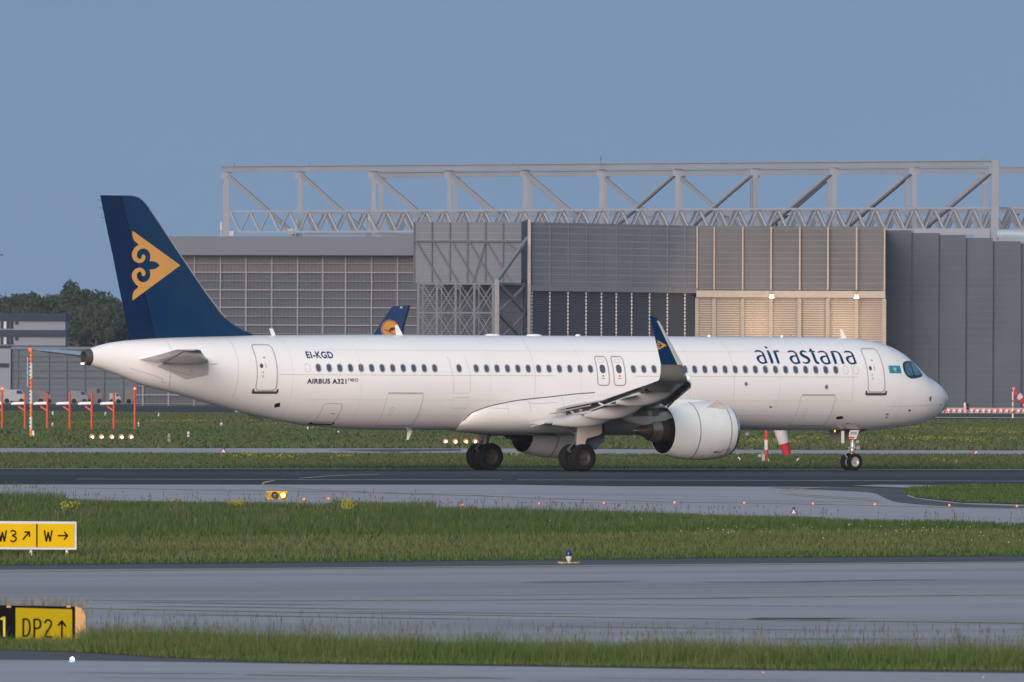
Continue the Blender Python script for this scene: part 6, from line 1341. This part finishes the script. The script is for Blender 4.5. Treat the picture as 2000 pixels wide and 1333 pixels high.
# guard light
p = G(540, 977); g = gx(540, p.y); s_ = sc_(p.y); r_ = empty('guard_light', g, 0, 'yellow runway guard light box with one of its two round lamps glowing amber', 'guard light')
z1, z0 = zat(540, 959.5, p.y), zat(540, 975.5, p.y); yb = pm('guard_yellow', (.60, .34, .02), .5, var=.05)
b_ = MB(); b_.box((.5 * s_, .12, (z0 + z1) / 2), (41 * s_, .24, z1 - z0)); b_.build('box', yb, r_)
b_ = MB(); b_.bar((-12 * s_, .1, 0), (-12 * s_, .1, z0), .05, .05); b_.bar((12 * s_, .1, 0), (12 * s_, .1, z0), .05, .05); b_.build('leg', c_dsteel, r_)
for cx_, lit in ((-3.5, False), (13, True)):
    c = Vector((cx_ * s_, 0, (z0 + z1) / 2)); b_ = MB(); b_.revolve([(0, 6.4 * s_), (.12, 6.9 * s_), (.14, 6.2 * s_), (0, 5.9 * s_)], c, (0, -1, 0), 24, cap=False); hood = b_.build('lamp_hood', pm('hood_dark', (.07, .055, .03), .5), r_, 40)
    b_ = MB(); b_.revolve([(0.01, 6.0 * s_), (.03, 5.2 * s_), (.05, .01)], c, (0, -1, 0), 24); b_.build('lens', pm('lit_amber_lamp', (1, .6, .1), .3, emit=((1, .42, .02), 1.3)) if lit else pm('unlit_lens', (.13, .12, .09), .25), hood, 60)
    if lit:
        b_ = MB()
        for k in range(14): a = rt.uniform(0, 6.28); q = rt.uniform(0, 3.9) * s_; b_.box(c + Vector((q * math.cos(a), -.055, q * math.sin(a))), (.035, .02, .045))
        b_.build('led_cell', pm('lit_amber_core', (1, .8, .3), .3, emit=((1, .75, .2), 2.5)), hood)
b_ = MB(); b_.box((-15 * s_, -.02, (z0 + z1) / 2 + .02), (5 * s_, .05, (z1 - z0) * .7)); b_.build('visor', pm('guard_brown', (.38, .2, .02), .5), r_)
# windsock beneath the forward fuselage
YW = G(1496, 903).y; g = gx(1496.5, YW); s_ = sc_(YW); ws = empty('windsock', g, 0, 'drooping white windsock with red tip on a red and white pole below the forward fuselage', 'windsock')
wr = pm('pole_red', (.42, .05, .03), .5); wwt = pm('pole_cream', (.60, .55, .48), .5)
zz = [zat(1496.5, k, YW) for k in (902, 879, 859.5, 838, 815, 790)]; zz[0] = 0
for i in range(5): b_ = MB(); b_.tube((0, 0, zz[i]), (0, 0, zz[i + 1]), 3.7 * s_, 3.7 * s_, 14); b_.build('pole_section', wr if i % 2 == 0 else wwt, ws, 40)
b_ = MB(); b_.box((-13 * s_, 0, zat(1483, 895, YW)), (7 * s_, .4, 8 * s_)); b_.build('battery_box', pm('box_black', (.04, .04, .045), .6), ws)
b_ = MB(); b_.box((-13 * s_, 0, zat(1483, 890.5, YW)), (7 * s_, .42, 5 * s_)); b_.box((-5.5 * s_, -.1, zat(1490, 894, YW)), (6 * s_, .4, 15 * s_)); b_.build('control_box', pm('box_grey', (.33, .31, .29), .6), ws)
b_ = MB(); b_.bar((0, 0, .25), (6 * s_, 0, 0), .08, .08); b_.bar((-4 * s_, 0, .3), (-6 * s_, 0, 0), .08, .08); b_.build('leg', strutm, ws)
def sock(P, mats_, root, n=18):
    """P: list of (px offset, z, radius, material)"""
    for i in range(len(P) - 1):
        a, c = Vector(P[i][:3]), Vector(P[i + 1][:3]); b_ = MB(); d = (c - a)
        rr_ = []
        for q in range(5):
            u = q / 4; rad = P[i][3] * (1 - u) + P[i + 1][3] * u; cc = a.lerp(c, u); dn = d.normalized(); yv = Vector((0, 1, 0)); zv = dn.cross(yv).normalized()
            rr_.append([cc + yv * rad * .9 * math.cos(t) + zv * rad * (1 + .05 * math.sin(5 * t)) * math.sin(t) for t in np.linspace(0, 2 * math.pi, n, endpoint=False)])
        b_.loft(rr_, 0, False, False); b_.build('sock_section', mats_[P[i][4]], root, 60)
sw = pm('sock_white', (.48, .45, .47), .8, var=.06, scale=2); sr = pm('sock_red', (.40, .02, .035), .8, var=.1, scale=2)
def so(px, py): return ((px - 1496.5) * s_, .3, zat(px, py, YW))
sock([(*so(1513, 805), 15 * s_, 1), (*so(1520, 828), 13.8 * s_, 0), (*so(1531, 867), 10.4 * s_, 1), (*so(1538, 889), 7.4 * s_, 1)], [sw, sr], ws)
b_ = MB(); b_.bar((0, .0, zat(1496, 797, YW)), (16 * s_, .3, zat(1513, 799, YW)), .08, .08); b_.revolve([(0, .17), (.02, .19)], so(1513, 800), (0, 0, 1), 16, cap=False); b_.build('swivel_frame', strutm, ws)
# second windsock at the right edge
YV = G(1978, 817).y; g = gx(1978, YV); s_ = sc_(YV); w2_ = empty('windsock', g, 0, 'red and white striped windsock on a striped pole with red lamp at the right edge', 'windsock')
pys = [817, 808.5, 803.5, 797, 793.5, 786, 781.5, 766]
for i in range(7): b_ = MB(); z0 = max(0, zat(1978, pys[i], YV)); b_.tube((0, 0, z0), (0, 0, zat(1978, pys[i + 1], YV)), 1.6 * s_, 1.5 * s_, 12); b_.build('pole_section', orange if i % 2 else wwt, w2_, 40)
b_ = MB(); b_.revolve([(0, 1.2 * s_), (1.2 * s_, 2.3 * s_), (2.8 * s_, 2.2 * s_), (4 * s_, .01)], (1.5 * s_, 0, zat(1978, 761, YV)), (0, 0, 1), 12); b_.build('warning_lamp', litred, w2_, 60)
b_ = MB(); b_.bar((1 * s_, 0, zat(1978, 781, YV)), (1 * s_, 0, zat(1978, 761, YV)), .06, .06); b_.build('swivel_frame', strutm, w2_)
def so2(px, py): return ((px - 1978) * s_, -.2, zat(px, py, YV))
sock([(*so2(1980.5, 771), 7.4 * s_, 1), (*so2(1988, 771.5), 6.8 * s_, 0), (*so2(1994, 779), 6.4 * s_, 1), (*so2(2001, 788), 5.8 * s_, 0), (*so2(2008, 798), 5 * s_, 1), (*so2(2014, 806), 4 * s_, 1)], [sw, sr], w2_)
# tilted small lights
for px, py, fl_ip, l_ in ((1445, 903, 1, 'small tilted white panel light in the grass right of the engine'), (1556, 905, -1, 'small tilted white panel light in the grass right of the drooping windsock')):
    Y = G(px, py).y; g = gx(px, Y); s_ = sc_(Y); r_ = empty('panel_light', g, 0, l_, 'panel light')
    b_ = MB(); b_.tube((0, 0, 0), (0, 0, 5 * s_), .03, .03, 8); b_.box((0, 0, 4.5 * s_), (3.4 * s_, .1, 3 * s_)); b_.build('stand', pm('stand_blue', (.06, .07, .12), .5), r_)
    M_ = Matrix.Rotation(R(-45 * fl_ip * -1), 3, 'Y'); b_ = MB(); b_.box((-1.5 * s_ * fl_ip * 1.0 if fl_ip > 0 else 2 * s_, 0, 7.5 * s_), (1.8 * s_, .15, 6 * s_), M=Matrix.Rotation(R(-38 * fl_ip), 3, 'Y')); b_.build('panel', pm('panel_pale', (.62, .66, .72), .35), r_)
# red and white barriers at the apron edge
bw = pm('barrier_white', (.62, .55, .56), .6); brd = pm('barrier_red', (.42, .05, .09), .6)
YR = 1640; k = 0; px = 1839.0
proto_b = []
for kind in (0, 1):
    r_ = empty('barrier_element', (0, 0, 0)); s_ = sc_(YR); L_ = 5.6 * s_
    b_ = MB(); b_.prism([(-L_ / 2, -.25, 0), (L_ / 2, -.25, 0), (L_ / 2 + .12, -.1, .42), (-L_ / 2 + .12, -.1, .42)], (0, .4, 0)); b_.build('block', brd if kind else bw, r_)
    b_ = MB(); b_.box((0, -.27, .12), (L_ * .5, .04, .1)); b_.build('pallet_slot', black, r_); proto_b.append(r_)
n_ = 0
while px < 2040:
    kd = n_ % 2; o = proto_b[kd] if n_ < 2 else copy_tree(proto_b[kd]); o.location = gx(px, YR + (n_ % 3) * .1)
    tag(o, ('red' if kd else 'white') + ' plastic barrier block in the alternating row along the apron at the right', 'barrier', 'red and white barrier row'); px += 5.7; n_ += 1
def cone_board(px, py, w_, h_, label, mat_, name='warning_board', cat='warning board'):
    Y = 1700; g = gx(px, Y); s_ = sc_(Y); r_ = empty(name, g, 0, label, cat); z = zat(px, py, Y); b_ = MB(); b_.box((0, 0, z), (w_ * s_, .15, h_ * s_)); b_.build('board', mat_, r_)
    b_ = MB(); b_.box((-w_ * s_ * .3, .05, z / 2), (.1, .1, z)); b_.box((w_ * s_ * .3, .05, z / 2), (.1, .1, z)); b_.build('leg', c_dsteel, r_)
cone_board(1946, 799, 10, 3, 'left of two low pink red boards in front of the dark gate', pm('board_pink', (.45, .14, .15), .6)); cone_board(1962, 799, 9, 3, 'right of two low pink red boards, next to the striped pole', pm('board_pink', (0, 0, 0)))
# worker-sized marker with red cap near the barriers
g = gx(1884.5, 1640); s_ = sc_(1640); r_ = empty('warning_post', g, 0, 'pale pink post with a white head standing in the barrier row', 'post')
b_ = MB(); b_.box((0, -.3, .45), (4.6 * s_, .3, .9)); b_.build('post', pm('post_pink', (.50, .34, .34), .6), r_); b_ = MB(); b_.revolve([(0, 2.4 * s_), (.2, 2.2 * s_), (.38, .05)], (-.3 * s_, -.3, .9), (0, 0, 1), 12); b_.build('head', mwhite, r_, 50)
g = gx(1889.5, 1642); sh = MB(); r3 = random.Random(3)
for k in range(140): c = Vector((g.x + r3.gauss(0, 1.6 * s_), g.y + r3.gauss(0, .2), abs(r3.gauss(.4, .3)))); t = Vector((r3.gauss(0, 1), r3.gauss(0, 1), r3.gauss(0, 1))).normalized() * .12; t2 = t.orthogonal(); sh.add([c - t, c + t, c + t2], [(0, 1, 2)])
tag(sh.build('bush', m_leafs[2], recalc=False), 'small dark bush beside the pale post in the barrier row', 'bush')
# kerb line and rubble in front of the dark gates
wl_ = MB(); a, c = gx(1849, 1745), gx(2060, 1745); wl_.bar(a + Vector((0, 0, .2)), c + Vector((0, 0, .2)), .5, .4); tag(wl_.build('kerb', pm('kerb_grey', (.30, .28, .26), .8, var=.2)), kind='structure')

# ------------------------------------------------------------------ taxiway signs
syel = pm('sign_yellow', (.60, .385, .0), .6, var=.03, spec=.08); syel2 = pm('sign_yellow_dull', (.36, .265, .0), .6, var=.04, spec=.08); sblk = pm('sign_black', (.004, .004, .006), .7, spec=.05); sfr = pm('sign_frame', (.34, .36, .39), .4, .3)
def sign_space(px0, pyb, Y):
    """returns mapper from photo px to the sign plane (facing the camera) in local coords"""
    g = gx(px0, Y)
    def f(px, py, d=0): p = at(px, py, Y - d); return Vector((p.x - g.x, p.y - g.y, p.z))
    return g, f
Y1 = G(75, 1087).y; g, f = sign_space(75, 1080, Y1)
s1 = empty('direction_sign', g, 0, 'long yellow taxiway sign reading W3 and W with arrows in a grey frame', 'sign')
b_ = MB(); b_.prism([f(-135, 1072.5), f(149.5, 1074), f(149.5, 1019.2), f(-135, 1017.7)], (0, .2, 0)); b_.build('frame', sfr, s1)
b_ = MB(); b_.prism([f(-131, 1068.3, .012), f(145.8, 1069.8, .012), f(145.8, 1023.6, .012), f(-131, 1022.2, .012)], (0, .008, 0)); face = b_.build('face', syel, s1)
b_ = MB(); b_.prism([f(70.7, 1069, .02), f(73.3, 1069, .02), f(73.3, 1023.6, .02), f(70.7, 1023.6, .02)], (0, .006, 0)); b_.build('divider', sblk, face)
b_ = MB()
for px in (-100, -20, 60, 130): b_.bar(f(px, 1073) + Vector((0, .1, 0)), Vector((f(px, 1073).x, .1, 0)), .05, .05)
b_.build('leg', strutm, s1)
def glyphs(parent, f, strokes, w_, mat_, d=.022, name='lettering'):
    b_ = MB()
    for pts in strokes:
        P = stroke(pts, w_); n = len(P) // 2
        for i in range(n - 1): b_.add([f(P[j][0], P[j][1], d) for j in (i, i + 1, 2 * n - 2 - i, 2 * n - 1 - i)], [(0, 1, 2, 3)])
    return b_.build(name, mat_, parent, recalc=False)
Z = 4.595   # survey zoom of the signs
def zp(Lp): return [(x / Z, 1000 + y / Z) for x, y in Lp]
W_ = [[(398, 165), (416, 268)], [(416, 268), (433, 180)], [(431, 180), (449, 268)], [(449, 268), (467, 165)]]
def sh_(Ls, dx, dy=0): return [[(x + dx, y + dy) for x, y in l] for l in Ls]
three = [smooth_line([(95, 178), (115, 168), (137, 178), (138, 200), (112, 214), (140, 228), (142, 252), (118, 268), (92, 256)], 4)]
arr_r = [[(518, 214), (606, 214)], [(575, 180), (608, 216)], [(608, 212), (575, 250)]]
arr_ur = [[(204, 250), (262, 182)], [(218, 182), (268, 181)], [(264, 178), (264, 225)]]
for st_ in (W_, sh_(W_, -410), three, arr_r, arr_ur): glyphs(face, f, [zp([(q[0], q[1]) for q in l]) for l in st_], 13.5 / Z, sblk)
Y2 = G(90, 1260).y; g, f2 = sign_space(90, 1262, Y2)
s2_ = empty('location_sign', g, 0, 'black and yellow sign reading DP2 with up arrow and orange end cap at lower left', 'sign')
b_ = MB(); b_.prism([f2(-120, 1263), f2(146, 1263), f2(146, 1185.5), f2(29, 1183.2), f2(-120, 1180.8)], (0, .16, 0)); b_.build('case', sblk, s2_)
b_ = MB(); b_.prism([f2(30.5, 1257, .012), f2(141, 1257, .012), f2(141, 1190.6, .012), f2(30.5, 1187.4, .012)], (0, .008, 0)); face2 = b_.build('face', syel2, s2_)
b_ = MB(); b_.prism([f2(147, 1262), f2(167.5, 1262), f2(168, 1240), f2(167, 1203), f2(160, 1188.5), f2(147, 1185)], (0, .18, 0)); cap = b_.build('end_cap', pm('cap_orange', (.52, .29, .10), .5), s2_)
b_ = MB(); b_.prism([f2(156, 1249, .012), f2(165, 1249, .012), f2(165, 1238, .012), f2(156, 1238, .012)], (0, .008, 0)); b_.build('data_plate', mwhite, cap)
b_ = MB()
for px in (17, 134): b_.prism([f2(px - 4, 1187, .01), f2(px + 4, 1187, .01), f2(px + 4, 1183.4, .01), f2(px - 4, 1183.4, .01)], (0, .05, 0))
b_.build('hinge', pm('cap_orange', (0, 0, 0)), s2_)
D_ = [[(210, 956), (208, 1120)], smooth_line([(208, 963), (250, 968), (266, 1010), (264, 1070), (245, 1110), (208, 1114)], 4)]
P_ = [[(306, 962), (308, 1125)], smooth_line([(306, 966), (348, 968), (364, 1000), (352, 1040), (308, 1046)], 4)]
T_ = [smooth_line([(402, 1000), (416, 975), (442, 972), (460, 995), (452, 1030), (420, 1080), (402, 1118)], 4), [(398, 1122), (468, 1124)]]
U_ = [[(555, 985), (555, 1133)], [(520, 1022), (557, 978)], [(553, 978), (592, 1030)]]
for st_ in (D_, P_, T_, U_): glyphs(face2, f2, [zp(l) for l in st_], 16.5 / Z, sblk)
glyphs(s2_, f2, [zp(l) for l in ([(38, 942), (38, 1124)], [(8, 966), (36, 946)])], 19 / Z, pm('sign_numeral', (.60, .44, .01), .5, emit=((.6, .45, 0), .05)), .015)
b_ = MB(); b_.bar((f2(-60, 1263).x, .08, 0), f2(-60, 1263) + Vector((0, .08, 0)), .05, .05); b_.bar((f2(100, 1263).x, .08, 0), f2(100, 1263) + Vector((0, .08, 0)), .05, .05); b_.build('leg', strutm, s2_)
# blurred pale stalks before the sign
# tall yellow flowering weeds
def weed(px, py, hpx, wpx, label, seed, nf=70):
    p = G(px, py); g = gx(px, p.y); s_ = sc_(p.y); r_ = empty('flowering_weed', g, 0, label, 'plant', 'yellow flowering weeds'); rr_ = random.Random(seed)
    st_, fw_ = MB(), MB()
    for k in range(12):
        e = Vector((rr_.uniform(-1, 1) * wpx * s_ / 2, rr_.uniform(-.3, .3), hpx * s_ * rr_.uniform(.6, 1))); st_.bar((0, 0, 0), e, .010, .010)
        for j in range(4): q = e * rr_.uniform(.3, .8); st_.add([q, q + Vector((.06, 0, .05)), q + Vector((.02, .03, .09))], [(0, 1, 2)])
        for j in range(nf // 12): c = e * rr_.uniform(.6, 1.05) + Vector((rr_.gauss(0, .05), rr_.gauss(0, .05), rr_.gauss(0, .03))); a = rr_.uniform(.018, .035); fw_.add([c + Vector((-a, 0, 0)), c + Vector((0, 0, -a)), c + Vector((a, 0, 0)), c + Vector((0, 0, a))], [(0, 1, 2, 3)])
    st_.build('stem', m_blade, r_, recalc=False); fw_.build('blossom', m_flower, r_, recalc=False)
weed(679, 1008, 30, 26, 'bright yellow flowering weed on the dark tall grass right of the guard light', 1, 170); weed(460, 998, 20, 26, 'yellow flowering weed left of the guard light', 2, 110); weed(135, 1006, 28, 30, 'yellow flowering weed above the W sign', 3, 120)
weed(345, 985, 8, 14, 'low yellow weed on the upper edge of the grass, right of the W sign', 4, 50); weed(1005, 1012, 10, 8, 'small yellow weed in the middle grass below the main wheels', 5, 40); weed(616, 1010, 8, 16, 'small yellow weed below the two raised red lights', 6, 50); weed(588, 996, 14, 14, 'faint yellow weed below the leftmost raised red light', 7, 40)
# bird at the left edge
p = at(3, 498.5, 900); b_ = MB(); s_ = sc_(900)
b_.loft([[(x * s_, r2 * math.cos(a) * s_, r2 * math.sin(a) * s_ + z * s_) for a in np.linspace(0, 2 * math.pi, 8, endpoint=False)] for x, r2, z in ((-5, .15, 0), (-3, .8, 0), (0, 1.2, 0), (2.5, .8, .2), (4.2, .1, .1))])
for s in (1, -1): b_.loft([[(-1.6 * s_, s * .5 * s_, .4 * s_), (1.6 * s_, s * .5 * s_, .4 * s_), (1.6 * s_, s * .5 * s_, .6 * s_)], [(-2.6 * s_, s * 7 * s_, .6 * s_), (-1.4 * s_, s * 7 * s_, .6 * s_), (-1.4 * s_, s * 7 * s_, .7 * s_)]])
o = b_.build('bird', black); o.location = p; tag(o, 'tiny dark bird in the sky at the left edge', 'bird')

# ------------------------------------------------------------------ evening haze over the whole field
hz = MB(); hz.box((0, 1490, 24), (1500, 3200, 50)); ho = hz.build('haze', [], recalc=True)
hm_ = bpy.data.materials.new('haze_air'); hm_.use_nodes = True; hn = hm_.node_tree.nodes; hn.clear()
out_ = hn.new('ShaderNodeOutputMaterial'); pv = hn.new('ShaderNodeVolumePrincipled'); pv.inputs['Color'].default_value = (.80, .88, 1.0, 1); pv.inputs['Density'].default_value = .00005; pv.inputs['Anisotropy'].default_value = .2
hm_.node_tree.links.new(pv.outputs[0], out_.inputs['Volume']); ho.data.materials.append(hm_); tag(ho, 'thin bluish evening haze over the airfield', kind='stuff')
